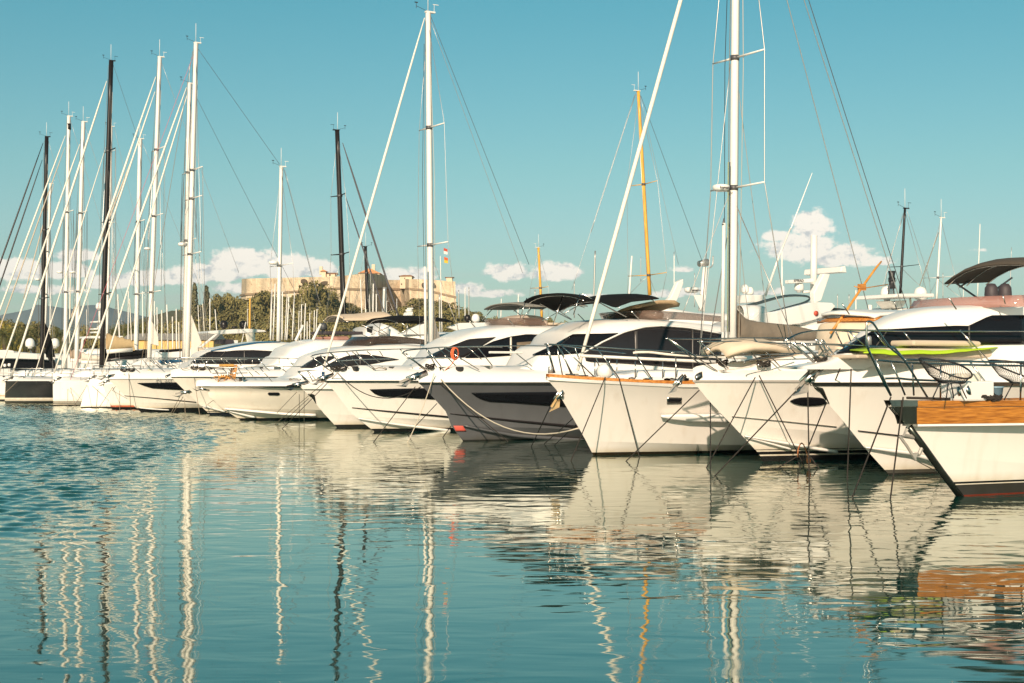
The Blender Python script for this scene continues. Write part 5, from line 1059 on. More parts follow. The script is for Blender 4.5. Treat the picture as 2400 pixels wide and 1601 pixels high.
# ---- left sailing yachts
def sloop(nm, lb, wl, stem, topcol, bands, B_, base, top, mast, sp, stays, L=14, far=None, r=.16, radar=None, te=.42, sheer=None, boom=None, bm=None):
    b = Boat(nm, lb, 'sailboat', wl[0], wl[1] if len(wl) == 2 else None, d=far)
    b.hull(hullmat('hull_paint_' + nm, topcol, bands), stem, L, B_, te=te, p=2.0, Bc=B_ * .95, pc=1.9, chine=((-2, .1), (14, .05)), kx=.7)
    b.deck(gel, .10, .2, .15); b.cabin(gel, [(base[0] - 70, 874), (base[0] - 40, 868), (base[0] + 40, 865), (base[0] + 160, 863)], .8, 1.25, nose=2, s_end=10, name='coachroof', ramp=.4)
    b.rig(base, top, r, mast, sp, stays, chain=1.8, radar=radar, wr=.011)
    if boom:
        p0, p1 = b.px(*boom[0]), b.px(*boom[1]); rows = []
        for i in range(11):
            t = i / 10; q = p0.lerp(p1, t); hh = boom[2] * lerp(1, .45, t) + .05 * math.sin(i * 2.3); rows.append([q + Vector((0, -.2 * math.sin(a), hh * (1 - math.cos(a)) / 2)) for a in [k * math.pi / 5 for k in range(10)]])
        MB().grid(rows, True).build('sail_cover', bm or beige, b.root, True); MB().tube([p0 - Vector((0, 0, .1)), p1 - Vector((0, 0, .1))], .12, 8).build('boom', mast, b.root, True)
    s = b.s0
    b.rail([[(wl[0] - 2 + dx, 862 - .02 * dx) for dx in (0, 60, 130, 230)] if 0 else []][:0] or [], []) if 0 else None
    h0 = [b.at_sheer(s + .3 + i * .5, max(.1, b.bd(s + .3 + i * .5) - .1), .62) for i in range(5)]; k = None
    mb = MB()
    for sg in (1, -1): mb.tube([Vector((p.x, p.y * sg, p.z)) for p in h0] , .016, 5)
    k = mb.build('railing', steel, b.root, True)
    for i in range(0, 12, 1):
        ss = s + .3 + i * 1.0
        for sg in (1, -1):
            v = max(.1, b.bd(ss) - .1); MB().tube([b.at_sheer(ss, v * sg, -.05), b.at_sheer(ss, v * sg, .62)], .013, 5).build('stanchion', steel, k, True)
    mb = MB()
    for sg in (1, -1):
        for dz in (.6, .32): mb.tube([b.at_sheer(s + .3 + i, max(.1, b.bd(s + .3 + i) - .1) * sg, dz) for i in range(12)], .006, 4)
    mb.build('lifeline', wire, k, True)
    b.anchor((stem[0][0] + 4, stem[0][1] - 3), .62, dark=len(nm) % 2 == 0); b.gear(s + .3, s + 7, 16, len(nm))
    return b
J2 = sloop('red_striped_sloop', 'white sloop with thin red stripes, bow crowded with anchors, beside the sport yacht', (262, 960), P('f', 240, 900, 250, 925, 262, 960), (.80, .765, .69), [(.12, BOOTK), (.20, (.60, .16, .08))], 2.0,
    (456 - 18, 850), (459, 100), alum, [(392 + 8, 1.3), (467, 1.35), (597, 1.45)], [((452, 120), (330, 857), .012, ropet, 'inner_stay'), ((461, 110), (655, 385), .010, wired, 'backstay'), ((455, 125), (165, 890), .010, mat('pink_line', (.62, .16, .2), .8), 'pink_halyard')], r=.12, boom=((463, 838), (560, 842), .5))
J = sloop('plumb_bow_sloop', 'white plumb bowed sloop, twin furled jibs, left of the red striped sloop', (187, 957), P('f', 206, 891, 200, 912, 194, 935, 187, 957), (.80, .77, .70), [(.05, (.05, .045, .04))], 2.1,
    (431, 846), (444, 195), alum, [(405, 1.2), (565, 1.3)], [((437, 205), (199, 868), .055, sailw, 'furled_jib'), ((441, 215), (240, 874), .042, sailw, 'inner_furled_jib'), ((446, 200), (700, 700), .010, wired, 'backstay')], r=.108, radar=((428, 573), .75, None))
K = sloop('striped_white_sloop', 'white sloop with black waterline stripes, between the black hulled and plumb bowed sloops', (125, 951), P('f', 124, 895, 124, 920, 125, 951), (.80, .765, .69), [(.06, (.05, .045, .04)), (.10, (.80, .76, .68)), (.17, BOOTK), (.20, (.80, .76, .68)), (.22, BOOTK)], 2.1,
    (349, 848), (374, 133), alum, [(352, 1.2), (508, 1.35), (686, 1.45)], [((365, 180), (127, 874), .060, sailw, 'furled_jib'), ((363, 215), (142, 878), .050, sailw, 'inner_furled_jib'), ((376, 140), (560, 640), .010, wire, 'backstay')], r=.118, radar=((345, 583), .55, None), boom=((250, 820), (310, 815), .9), bm=mat('sand_sail_cover', (.50, .37, .20), .9, var=.1))
L_ = sloop('black_hulled_sloop', 'black hulled sloop with white boot stripe and tall black mast at the far left', (11, 946), P('f', 13, 893, 12, 920, 11, 946), (.012, .011, .0115), [(.16, (.07, .07, .06)), (.22, (.8, .76, .68)), (.245, (.05, .05, .05)), (.32, (.8, .76, .68))], 2.2,
    (238, 862), (260, 142), blackm, [(355, 1.2), (520, 1.3), (690, 1.5)], [((250, 190), (26, 886), .066, sailw, 'furled_jib'), ((248, 345), (79, 885), .032, sailw, 'inner_furled_jib'), ((264, 148), (330, 345), .010, wired, 'backstay')], r=.142, boom=((246, 840), (350, 830), .55), bm=blackcov)
M_ = sloop('white_sloop', 'white sloop at the left edge whose hull stops at the black hulled one, white mast', (-22,), [(-.15, 1.45), (-.05, .6), (0, 0)] and P('f', -20, 891, -21, 915, -22, 941), (.80, .765, .69), [(.12, (.05, .05, .05)), (.3, (.8, .76, .68)), (.36, (.62, .4, .28))], 2.1,
    (178, 872), (195, 285), alum, [(500, 1.2), (684, 1.4)], [((187, 338), (-5, 883), .058, sailw, 'furled_jib'), ((197, 290), (330, 700), .010, wire, 'backstay')], far=94, r=.128, radar=((170, 638), .6, None), boom=((190, 845), (245, 845), .5), bm=mat('white_sail_cover', (.76, .70, .60), .9))
N_ = sloop('mast_banded_sloop', 'white masted sloop with a dark band below its masthead, beside the leftmost white mast', (-72,), P('f', -70, 890, -71, 915, -72, 939), (.80, .765, .69), [(.12, (.05, .05, .05))], 2.1,
    (152, 870), (161, 272), alum, [(498, 1.2), (685, 1.4)], [((153, 318), (-58, 880), .056, sailw, 'furled_jib'), ((152, 345), (-40, 880), .042, sailtan, 'inner_furled_jib'), ((164, 278), (290, 700), .010, wire, 'backstay')], far=98, r=.122, radar=((140, 638), .6, None), boom=((165, 840), (215, 845), .7), bm=mat('tan_sail_cover', (.42, .33, .24), .9))
MB().tube(N_.pl(P('b1', 634, 940, 635, 995)), .128, 12).build('mast_band', blackm, N_.root, True)
O_ = sloop('dark_rigged_sloop', 'sloop with the leftmost black mast and two black furled jibs leading out of frame', (-115,), P('f', -112, 889, -113, 915, -115, 937), (.80, .765, .69), [(.12, (.05, .05, .05))], 2.2,
    (97, 872), (109, 320), blackm, [(540, 1.2), (700, 1.45)], [((101, 335), (-94, 880), .055, blackm, 'furled_jib'), ((99, 375), (-72, 880), .048, blackm, 'inner_furled_jib'), ((112, 325), (200, 640), .010, wire, 'backstay')], far=102, r=.138, radar=((88, 655), .55, None), boom=((105, 815), (130, 860), .5), bm=blackcov)

for b, a in ((E, ((.55, 0, 9), (1.0, 1, 9))), (F, ((.55, 0, 9), (1.0, 1, 9))), (G, ((.5, 0, 9),)), (H, ((.55, 0, 8),)), (I, ((.55, 0, 8),)), (B, ((.6, .4, 6),)), (Cc, ((.8, .5, 7),))):
    for i_, s0_, s1_ in a: b.deckline(i_, b.s0 + .9 + s0_, b.s0 + .9 + s1_)
for b, k, sd in ((E, 5, 1), (F, 5, 2), (S_, 8, 3), (D, 9, 4), (Cc, 5, 5), (H, 5, 6), (I, 6, 7), (G, 4, 8)): b.gear(b.s0 + .6, b.s0 + 4.5, k, sd)
mul = mat('window_mullion', (.075, .068, .062), .35, var=.1)
E.patch('mullion', mul, P('a5', 822, 445, 846, 440), P('a5', 826, 640, 850, 640), n=2, k=6, off=.03); E.patch('mullion', mul, P('a5', 1290, 432, 1302, 434), P('a5', 1290, 740, 1302, 742), n=2, k=6, off=.03)
E.patch('window_frame', gel, P('a5', 395, 618, 545, 532, 740, 440, 900, 404, 1050, 394, 1250, 409, 1530, 455), P('a5', 412, 620, 560, 538, 750, 450, 900, 415, 1050, 405, 1250, 420, 1530, 466), n=26, k=1, off=.03)
B.patch('mullion', mul, P('a7', 700, 676, 712, 675), P('a7', 560, 860, 575, 858), n=2, k=6, off=.03); B.patch('mullion', mul, P('a7', 1440, 646, 1452, 642), P('a7', 1440, 816, 1452, 816), n=2, k=6, off=.03)
I.patch('mullion', mul, P('y1', 1030, 324, 1048, 324), P('y1', 1030, 570, 1048, 570), n=2, k=4, off=.04); I.patch('mullion', mul, P('y1', 690, 348, 700, 348), P('y1', 600, 445, 612, 445), n=2, k=4, off=.04)
G.patch('mullion', mul, P('y2', 1195, 726, 1207, 726), P('y2', 1195, 905, 1207, 905), n=2, k=4, off=.03); F.patch('mullion', mul, P('a4', 1078, 532, 1088, 532), P('a4', 1078, 716, 1088, 716), n=2, k=4, off=.035)
for px_ in ((P('a5', 60, 612, 150, 610), 0),):
    q_ = [E.hit(*p_, .03) for p_ in P('a5', 170, 620, 225, 560, 300, 500)]
    if all(q_): MB().tube(q_, .018, 6).build('wiper', dplast, E.root, True)
# ------------------------------------------------------------------ boats on the pontoons behind
R180 = PH + math.pi
def backyacht(nm, lb, X, d, L, B_, prof, v0=1.4, flip=False, win=None, topz=1.9, rise=.3, cat='yacht', nose=3.0, mcol=None, s_end=None):
    b = Boat(nm, lb, cat, X, d=d, rz=R180 if flip else PH)
    b.hull(mcol or hullmat('hull_paint_' + nm, HW, [(.15, BOOTK)]), [(-1.4, topz), (-.8, 1.0), (0, 0)], L, B_, te=.45, p=2.0, far=True)
    b.deck(gel, rise, .3, .12); b.cabin(gel, prof, v0, B_ - .5, nose=nose, s_end=s_end, name='superstructure')
    if win: 
        for w_ in win: b.patch('window', glass, *w_, n=20, k=3)
    return b
# R1: white flybridge yacht behind the ketch's boom
R1 = backyacht('flybridge_yacht', 'white flybridge yacht with slanted radar arch and open array radar, behind the taupe boom cover', 1560, 52, 18, 2.6, P('a6', 480, 560, 560, 470, 640, 440, 800, 440, 980, 500, 1250, 470), s_end=13, topz=1.7)
def slab(b, nm, m, k, v, half, pts, parent=None, bev=.03):
    q = b.pl(P(k, *pts), v); n = len(q); mb = MB(); mb.v = [tuple(p + Vector((0, -half, 0))) for p in q] + [tuple(p + Vector((0, half, 0))) for p in q]
    mb.f = [tuple(range(n)), tuple(range(n, 2 * n))[::-1]] + [(i, i + n, (i + 1) % n + n, (i + 1) % n) for i in range(n)]
    return mb.build(nm, m, parent or b.root, bevel=bev)
slab(R1, 'flybridge_side', gel, 'a6', 1.7, .12, (640, 470, 700, 420, 820, 410, 1100, 340, 1240, 345, 1265, 370, 1190, 450, 1000, 500, 800, 520)); slab(R1, 'far_flybridge_side', gel, 'a6', -1.7, .12, (640, 470, 700, 420, 820, 410, 1100, 340, 1240, 345, 1265, 370, 1190, 450, 1000, 500, 800, 520))
slab(R1, 'flybridge_floor', gel, 'a6', 0, 1.65, (640, 470, 800, 455, 1150, 430, 1190, 450, 1000, 500, 800, 520))
ar = slab(R1, 'radar_arch', gel, 'a6', .9, .12, (1110, 350, 1105, 270, 1180, 130, 1225, 135, 1160, 330)); slab(R1, 'far_radar_arch', gel, 'a6', -1.1, .12, (1110, 350, 1105, 270, 1180, 130, 1225, 135, 1160, 330))
slab(R1, 'arch_lamp_bar', plast, 'a6', 0, 1.0, (1180, 130, 1185, 90, 1215, 85, 1225, 135), ar)
arr = slab(R1, 'open_array_radar', plast, 'a6', .6, .12, (922, 178, 1105, 165, 1110, 195, 925, 205), ar); text_on(R1, 'SIMRAD', R1.px(*P1('a6', 1010, 181), .74), .13, arr)
R1.satdome(R1.px(*P1('a6', 1012, 258), .5), .5, None, ar)
MB().tube(R1.pl(P('a6', 1040, 265, 1110, 262), .5), .05, 6).build('dome_bracket', plast, ar, True)
MB().tube(R1.pl(P('a6', 1122, -150, 1118, 330), .3), .12, 10).build('mast_pole', alum, R1.root, True)
for dz in (0, .09, .18): MB().tube(smooth_poly(R1.pl(P('a6', 570, 385 - dz * 60, 700, 355 - dz * 60, 900, 300 - dz * 40, 1050, 295 - dz * 20, 1090, 315 - dz * 20, 1040, 355 - dz * 60, 880, 400 - dz * 60, 740, 445 - dz * 70), 1.2), 28), .03, 6).build('flybridge_rail', rubsteel, R1.root, True)
MB().lathe(R1.px(*P1('a6', 655, 425), 1.3), [(.28, -.5), (.30, -.3), (.30, .3), (.28, .5)], 12, Matrix.Rotation(math.pi / 2, 3, 'Y')).build('life_raft', plast, R1.root, True)
R1.canopy(blackcov, P('a6', 1240, 378, 1310, 385, 1385, 405), 1.3, .12); R1.poles('canopy_pole', wired, [P('a6', 1200, 395, 1262, 468), P('a6', 1385, 405, 1340, 480)], 1.2, .03)
MB().lathe(R1.px(*P1('a6', 1137, 422), 1.84), [(0, -.02), (.09, -.02), (.09, .03), (0, .04)], 10, Matrix.Rotation(math.pi / 2, 3, 'X')).build('side_lamp', redp, R1.root, True)
d1 = slab(R1, 'dome_platform', gel, 'a6', .2, .5, (560, 290, 690, 290, 715, 340, 560, 350)); R1.satdome(R1.px(*P1('a6', 612, 270), .3), .44, None, d1); R1.satdome(R1.px(*P1('a6', 650, 285), -.4), .42, None, d1)
MB().tube(R1.pl(P('b7', 995, 610, 1190, 100), 0), [.03, .012], 5).build('whip_antenna', plast, R1.root); MB().tube(R1.pl(P('b7', 760, 1230, 890, 850, 990, 610), 0), [.05, .04, .03], 6).build('antenna_base', alum, R1.root, True)
for x, y0, y1 in ((912, 820, 1230), (925, 1140, 1230)): MB().tube(R1.pl(P('b7', x, y1, x, y0), .4), .03, 6).build('whip_antenna', plast, R1.root)
slab(K, 'lowered_sail', sailw, 'y5', .1, .05, (575, 380, 640, 500, 710, 700, 722, 870, 560, 830, 560, 420)); slab(J2, 'lowered_sail', sailw, 'y5', .1, .05, (1322, 300, 1440, 620, 1515, 820, 1440, 900, 1445, 1085, 1310, 1090))
slab(K, 'black_sail_cover', blackcov, 'y5', .1, .15, (740, 945, 1170, 915, 1170, 965, 900, 985, 740, 985)); slab(L_, 'boom_cover', mat('sand_sail_cover', (.5, .37, .2), .9), 'a1', .1, .2, (1000, 830, 1060, 850, 1150, 845, 1225, 820, 1235, 870, 1100, 885, 1000, 900))
slab(O_, 'lowered_sail', blackcov, 'y8', .1, .06, (800, 560, 880, 700, 960, 960, 1000, 1180, 1020, 1230, 850, 1240, 800, 800))
# R3: fin arch
R3 = backyacht('arched_yacht', 'white yacht of which a raked fin arch shows right of the black sunshade', 1330, 60, 15, 2.3, P('a5', 1000, 270, 1080, 240, 1200, 260, 1400, 290), s_end=11, topz=1.6)
slab(R3, 'radar_arch', gel, 'a6', 1.0, .12, (30, 330, 60, 300, 110, 190, 150, 170, 150, 205, 115, 300, 100, 335)); slab(R3, 'far_radar_arch', gel, 'a6', -1.0, .12, (30, 330, 60, 300, 110, 190, 150, 170, 150, 205, 115, 300, 100, 335)); MB().tube(R3.pl(P('a6', 94, 220, 94, 0), .5), .02, 5).build('whip_antenna', plast, R3.root)
# R9: cream superstructure with dome platform
R9 = backyacht('trawler_yacht', 'cream trawler yacht carrying two satellite domes on a white platform, behind the cream wheelhouse', 1880, 47, 15, 2.4, P('z6', 1000, 700, 1330, 655, 1420, 560, 1600, 480, 2000, 465, 2200, 490, 2300, 570), v0=1.2, s_end=12, topz=1.7)
pf = slab(R9, 'dome_platform', gel, 'z6', .6, .9, (1315, 310, 1360, 245, 2040, 240, 2050, 310)); slab(R9, 'platform_base', gel, 'z6', .6, .35, (1480, 360, 1790, 350, 1720, 470, 1600, 500), pf)
R9.satdome(R9.px(*P1('z6', 1560, 320), -.2), .62, None, pf); R9.satdome(R9.px(*P1('z6', 2175, 335), .6), .62, None, pf)
R9.poles('platform_leg', alum, [P('z6', 1620, 500, 1600, 660), P('z6', 1740, 500, 1755, 660), P('z6', 1985, 310, 2000, 470), P('z6', 2180, 360, 2190, 440)], .7, .04, pf, False)
tr_ = MB()
for pts in (P('z6', 1580, 235, 1640, -60), P('z6', 1690, 235, 1655, -60)): tr_.tube(R9.pl(pts, .5), .025, 6)
tr_ = tr_.build('lamp_tripod', wired, pf, True)
for y in (-100, 30): MB().lathe(R9.px(*P1('z6', 1648, y), .5), [(0, -.17), (.12, -.17), (.09, 0), (.12, .16), (0, .17)], 10).build('signal_lamp', dplast, tr_, True)
MB().tube(R9.pl(P('z6', 1248, 430, 1240, 720), .9), .07, 8).build('exhaust_stack', alum, R9.root, True)
# R8: dark blue boat
R8 = backyacht('navy_boat', 'small navy blue boat glimpsed under the white flybridge, red flag beside it', 1890, 62, 10, 1.8, P('z6', 300, 760, 420, 740, 560, 745, 640, 770), s_end=7, topz=1.4, cat='boat', mcol=hullmat('hull_paint_navy', (.03, .06, .13), [(.1, BOOTK)]))
slab(R8, 'cabin_side', mat('navy_paint', (.035, .07, .15), .3), 'z6', 1.4, .1, (100, 850, 180, 770, 560, 745, 640, 770, 600, 880, 300, 900)); slab(R8, 'flag', redp, 'z6', 1.6, .01, (215, 735, 265, 690, 280, 780, 250, 805), bev=0)
# R4: between F's flybridge and the small sloop's mast
R4 = backyacht('flat_roofed_yacht', 'white yacht with brown flybridge screen and black satellite dome, right of the white sloop mast', 905, 62, 15, 2.4, P('a4', 40, 640, 160, 560, 250, 530, 480, 500, 640, 470), s_end=12, topz=1.7)
slab(R4, 'flybridge_side', gel, 'a4', 1.4, .1, (180, 460, 300, 420, 560, 415, 600, 440, 480, 470, 300, 500)); R4.screen('flybridge_windscreen', tint, P('a4', 180, 510, 300, 505, 450, 505), P('a4', 255, 560, 330, 565, 420, 545), 1.2); R4.satdome(R4.px(*P1('a4', 375, 405), .6), .42, blackm); R4.satdome(R4.px(*P1('a4', 450, 410), .3), .5)
MB().tube(R4.pl(P('a4', 475, 500, 475, 430), .8), .22, 10).build('life_raft', plast, R4.root, True)
# R4b: boats behind the black bimini
R4b = backyacht('upright_cruiser', 'white cruiser seen beneath the black sunshade left of the white sloop mast', 760, 78, 15, 2.5, P('y2', 1250, 480, 1300, 290, 1600, 250, 1750, 300, 1900, 420, 2200, 380), s_end=13, topz=1.8)
slab(R4b, 'windscreen', glassb, 'y2', 2.0, .05, (1300, 300, 1400, 290, 1380, 400, 1310, 380)); slab(R4b, 'flybridge_side', gel, 'y2', 1.6, .2, (1850, 420, 2000, 310, 2180, 240, 2200, 420)); MB().tube(R4b.pl(P('y2', 1560, 420, 1560, 300), 1.5), .28, 10).build('life_raft', plast, R4b.root, True)
o4 = slab(R4b, 'radar_arch', gel, 'y2', .8, .2, (1880, 130, 1900, 80, 1990, 70, 1980, 130)); slab(R4b, 'open_array_radar', plast, 'y2', .8, .06, (1920, 30, 1925, 10, 2010, 8, 2012, 30), o4); R4b.radome(R4b.px(*P1('y2', 1950, 55), .8), .6, o4)
# R5: hardtop yacht with black domes
R5 = backyacht('hardtop_yacht', 'white hardtop yacht with two black satellite domes on its roof', 440, 100, 17, 2.7, P('y5', 560, 1010, 700, 960, 1430, 910, 1700, 900, 2351, 900), v0=1.6, s_end=15, topz=2.0)
ht = slab(R5, 'hardtop', gel, 'y5', 0, 1.9, (1450, 640, 1500, 605, 1900, 575, 2200, 565, 2480, 590, 2510, 620, 2200, 640, 1800, 660, 1520, 660)); slab(R5, 'hardtop_post', gel, 'y5', 1.8, .08, (1440, 900, 1520, 840, 1760, 650, 1810, 650, 1560, 860, 1500, 905)); slab(R5, 'far_hardtop_post', gel, 'y5', -1.8, .08, (1440, 900, 1520, 840, 1760, 650, 1810, 650, 1560, 860, 1500, 905)); slab(R5, 'rear_post', cream, 'y5', 1.8, .08, (2310, 640, 2480, 620, 2500, 860, 2360, 860))
for x in (1920, 2270): R5.satdome(R5.px(*P1('y5', x, 540), .2), .75, blackm, ht)
R5.radome(R5.px(*P1('y5', 2110, 530), .2), .6, ht, None, blackm); slab(R5, 'console', mat('dark_seat_leather', (.05, .04, .045), .6), 'y5', 1.0, .6, (1800, 830, 1800, 750, 2030, 750, 2060, 850)); slab(R5, 'helm_seat', plast, 'y5', 1.2, .3, (2040, 830, 2040, 765, 2150, 765, 2150, 830))
MB().tube(R5.pl(P('y5', 2240, 850, 2320, 430), 1.8), .03, 5).build('whip_antenna', plast, R5.root)
R5.patch('window', bluep, P('y5', 690, 1140, 850, 1110, 1170, 1100), P('y5', 760, 1200, 900, 1190, 1170, 1160), n=8, k=2)
# R6: white yacht with dark windows far left
R6 = backyacht('long_white_yacht', 'long white yacht with black windows and two big white domes, behind the left sloops', -190, 112, 22, 3.0, P('y4', -700, 560, -500, 400, -100, 320, 300, 345, 730, 385, 1000, 390), v0=2.2, s_end=20, topz=1.0)
slab(R6, 'window_band', glass, 'y4', 2.62, .06, (-100, 480, 720, 490, 1000, 520, 1000, 700, 330, 690, -100, 640)); slab(R6, 'roof_edge', gel, 'y4', 2.9, .2, (-400, 370, 150, 370, 730, 390, 1000, 400, 1000, 500, 730, 490, 150, 470, -400, 470)); slab(R6, 'side_deck', gel, 'y4', 2.9, .2, (-300, 660, 150, 655, 250, 700, 900, 740, 900, 860, -300, 850)); slab(R6, 'flybridge_side', gel, 'y4', 2.2, .2, (-400, 320, 150, 315, 240, 330, 260, 375, -400, 372))
for x in (550, 1005): R6.satdome(R6.px(*P1('y4', x, 262), 1.0), 1.0)
for x, y in P('y4', 90, 600, 170, 590): MB().lathe(R6.px(x, y, 2.75), [(0, -.12), (.1, -.1), (.12, 0), (.1, .1), (0, .12)], 10).build('deck_lamp', plast, R6.root, True)
# R7: motor yacht with stacked radar tower
R7 = backyacht('radar_tower_yacht', 'white yacht with stacked radar tower and bulbous antenna beside the tall black mast', 60, 128, 20, 2.8, P('y8', 1400, 1300, 1480, 1120, 1520, 1090, 2200, 1080, 2500, 1090), v0=2.0, s_end=18, topz=1.4)
tw = slab(R7, 'radar_tower', gel, 'y8', .3, .3, (1790, 800, 1800, 560, 1850, 560, 1880, 800))
for y in (585, 715, 775): slab(R7, 'radar_platform', gel, 'y8', .3, .7, (1690, y + 15, 1690, y - 12, 1840, y - 12, 1840, y + 15), tw)
R7.satdome(R7.px(*P1('y8', 1822, 350), .3), .85, None, tw); MB().tube(R7.pl(P('y8', 1825, 560, 1825, 380), .3), .1, 6).build('dome_post', plast, tw, True)
slab(R7, 'arch', gel, 'y8', 1.8, .15, (1480, 1080, 1500, 900, 1560, 850, 2150, 850, 2200, 900, 2230, 1080, 2190, 1080, 2150, 890, 1560, 885, 1530, 920, 1510, 1080)); slab(R7, 'far_arch', gel, 'y8', -1.8, .15, (1480, 1080, 1500, 900, 1560, 850, 2150, 850, 2200, 900, 2230, 1080, 2190, 1080, 2150, 890, 1560, 885, 1530, 920, 1510, 1080))
slab(R7, 'arch_roof', gel, 'y8', 0, 1.8, (1540, 885, 1560, 850, 2150, 850, 2160, 885))
# ------------------------------------------------------------------ single masts behind the front row, each with its own boat
def farsail(nm, lb, base, top, d, r, m, group=None, sp=(), stays=(), flip=False, L=11, radar=None, head=True, shroud=True, hullc=None, n=8, share=[None]):
    dx = (base[0] - 1200) * d / FP; off = 4.2 * math.cos(PH) * (1 if not flip else -1); Xb = 1200 + (dx - off) / d * FP
    b = Boat(nm, lb, 'sailboat', Xb, d=d - 4.2 * .5 * (1 if not flip else -1), group=group, rz=R180 if flip else PH)
    if share[0] is None:
        o = b.hull(hullmat('hull_paint_far_sloop', HW, [(.1, BOOTK)]), [(-.7, 1.15), (-.35, .5), (0, 0)], 11, 1.7, far=True); k = b.deck(gel, .1, .2, .2); share[0] = (o, k)
        b.bd0 = b.bd
    else:
        for o in share[0]: c = o.copy(); C.objects.link(c); c.parent = b.root
        b.zs = lambda s: 1.15; b.h = .1
    b.rig(base, top, r, m, sp, stays, shroud=shroud, chain=1.5, head=head, n=n, radar=radar, wr=.011, groove=r > .09)
    return b
farsail('radar_masted_sloop', 'sloop with a stout white mast and blue rimmed radar, in front of the fort wood', (652, 800), (659, 390), 80, .105, alum, sp=[(623, 1.6)], stays=[((665, 395), (745, 700), .012, wired, 'backstay'), ((668, 400), (752, 720), .010, wire, 'backstay')], radar=((641, 616), .78, None))
farsail('black_masted_sloop', 'sloop with a black mast and dark furled jib leading down right, before the fort', (806, 735), (791, 305), 84, .135, blackm, sp=[(596, 1.25), (459, 1.0)], stays=[((803, 335), (936, 748), .058, mat('dark_grey_sailcloth', (.09, .09, .10), .8), 'furled_jib'), ((808, 455), (905, 745), .042, mat('dark_grey_sailcloth', (.09, .09, .10), .8), 'inner_furled_jib')], flip=True)
farsail('short_black_masted_sloop', 'sloop with a short thin black mast right of the taller black mast, before the fort', (862, 725), (857, 578), 105, .11, blackm, flip=True, sp=[(640, .8)])
farsail('grey_masted_sloop', 'sloop with a stubby thick grey mast before the dark face of the fort', (899, 740), (901, 673), 120, .17, alumgrey, head=False)
farsail('yellow_masted_ketch', 'sailing boat with a tall varnished yellow mast behind the thick white furled jib', (1523, 692), (1496, 213), 78, .095, sprucew, sp=[(645, 1.7), (432, 1.35)], stays=[((1490, 220), (1385, 545), .012, wire, 'forestay'), ((1488, 222), (1340, 680), .010, wire, 'forestay'), ((1502, 225), (1645, 610), .012, wired, 'backstay'), ((1500, 222), (1590, 620), .010, wire, 'topping_lift')], flip=True)
farsail('slim_yellow_masted_boat', 'sailing boat with a short slim yellow mast behind the grey sunshade', (1270, 746), (1262, 580), 115, .10, sprucew, flip=True, sp=[(675, 1.3)])
farsail('dark_masted_sloop', 'sloop with a black mast near the satellite domes at right', (2110, 690), (2121, 488), 75, .068, blackm, sp=[(625, 1.1)], stays=[((2117, 500), (2050, 740), .012, wire, 'forestay'), ((2125, 492), (2180, 660), .010, wire, 'backstay')])
farsail('slim_white_masted_sloop', 'sloop with a slim white mast just right of the satellite domes', (2195, 702), (2206, 510), 80, .06, alum, sp=[(651, 1.1)], stays=[((2200, 545), (2155, 670), .02, ropet, 'forestay'), ((2172, 615), (2183, 700), .01, wire, 'inner_stay')])
farsail('white_mast_behind_black', 'sloop whose white mast stands directly behind the leftmost black mast', (104, 800), (118, 430), 135, .12, alum, sp=[(590, 1.4), (690, 1.5)], stays=[((126, 432), (55, 700), .05, sailtan, 'furled_jib')])
farsail('thin_white_masted_sloop', 'sloop whose thin white mast peeks out right of the tall black mast', (250, 820), (261, 296), 125, .10, alum, sp=[(356, 1.1), (525, 1.3), (690, 1.4)], stays=[((268, 300), (330, 560), .012, wire, 'backstay')])
farsail('twin_stayed_sloop', 'sloop with a white mast between the tall black mast and the tallest left white mast', (318, 850), (328, 325), 104, .15, alum, sp=[(520, 1.1), (690, 1.3)], stays=[((320, 345), (145, 800), .055, sailtan, 'furled_jib'), ((332, 330), (480, 700), .010, wire, 'backstay')])
GL, GM, GR = 'far masts at the left of the fort', 'far masts before the fort wood', 'far masts right of the fort'
LL = 'far sailing boat, a thin pale mast above the yellow quay building and left shore'; LM = 'far sailing boat seen as a bare pale mast against the wood below the fort'; LR = 'far sailing boat, a hair thin mast above the yachts right of the fort'
for i, (xt, yt, xb, yb, r) in enumerate(((165, 640, 163, 805, .09), (118, 690, 117, 800, .08), (276, 690, 281, 815, .1), (301, 680, 300, 815, .08), (304, 700, 309, 815, .08), (334, 683, 335, 790, .09), (362, 706, 363, 790, .09), (368, 720, 369, 800, .08), (379, 727, 379, 825, .1), (391, 714, 394, 820, .09), (404, 742, 405, 820, .08), (413, 724, 414, 820, .08), (419, 755, 420, 820, .07), (445, 735, 446, 800, .06), (203, 725, 204, 790, .05), (464, 715, 467, 780, .06), (475, 712, 479, 780, .06), (492, 700, 492, 775, .08), (504, 725, 508, 775, .07))):
    farsail('distant_sloop', LL, (xb, yb), (xt, yt), 165 + (i * 37) % 40, r * .9, alum if i % 4 else cream, GL, head=False, shroud=i % 2 == 0, stays=[((xt - 1, yt + 5), (xt - rt.uniform(18, 34), yb - 5), .018, ropet, 'forestay')] if i % 3 else (), n=6)
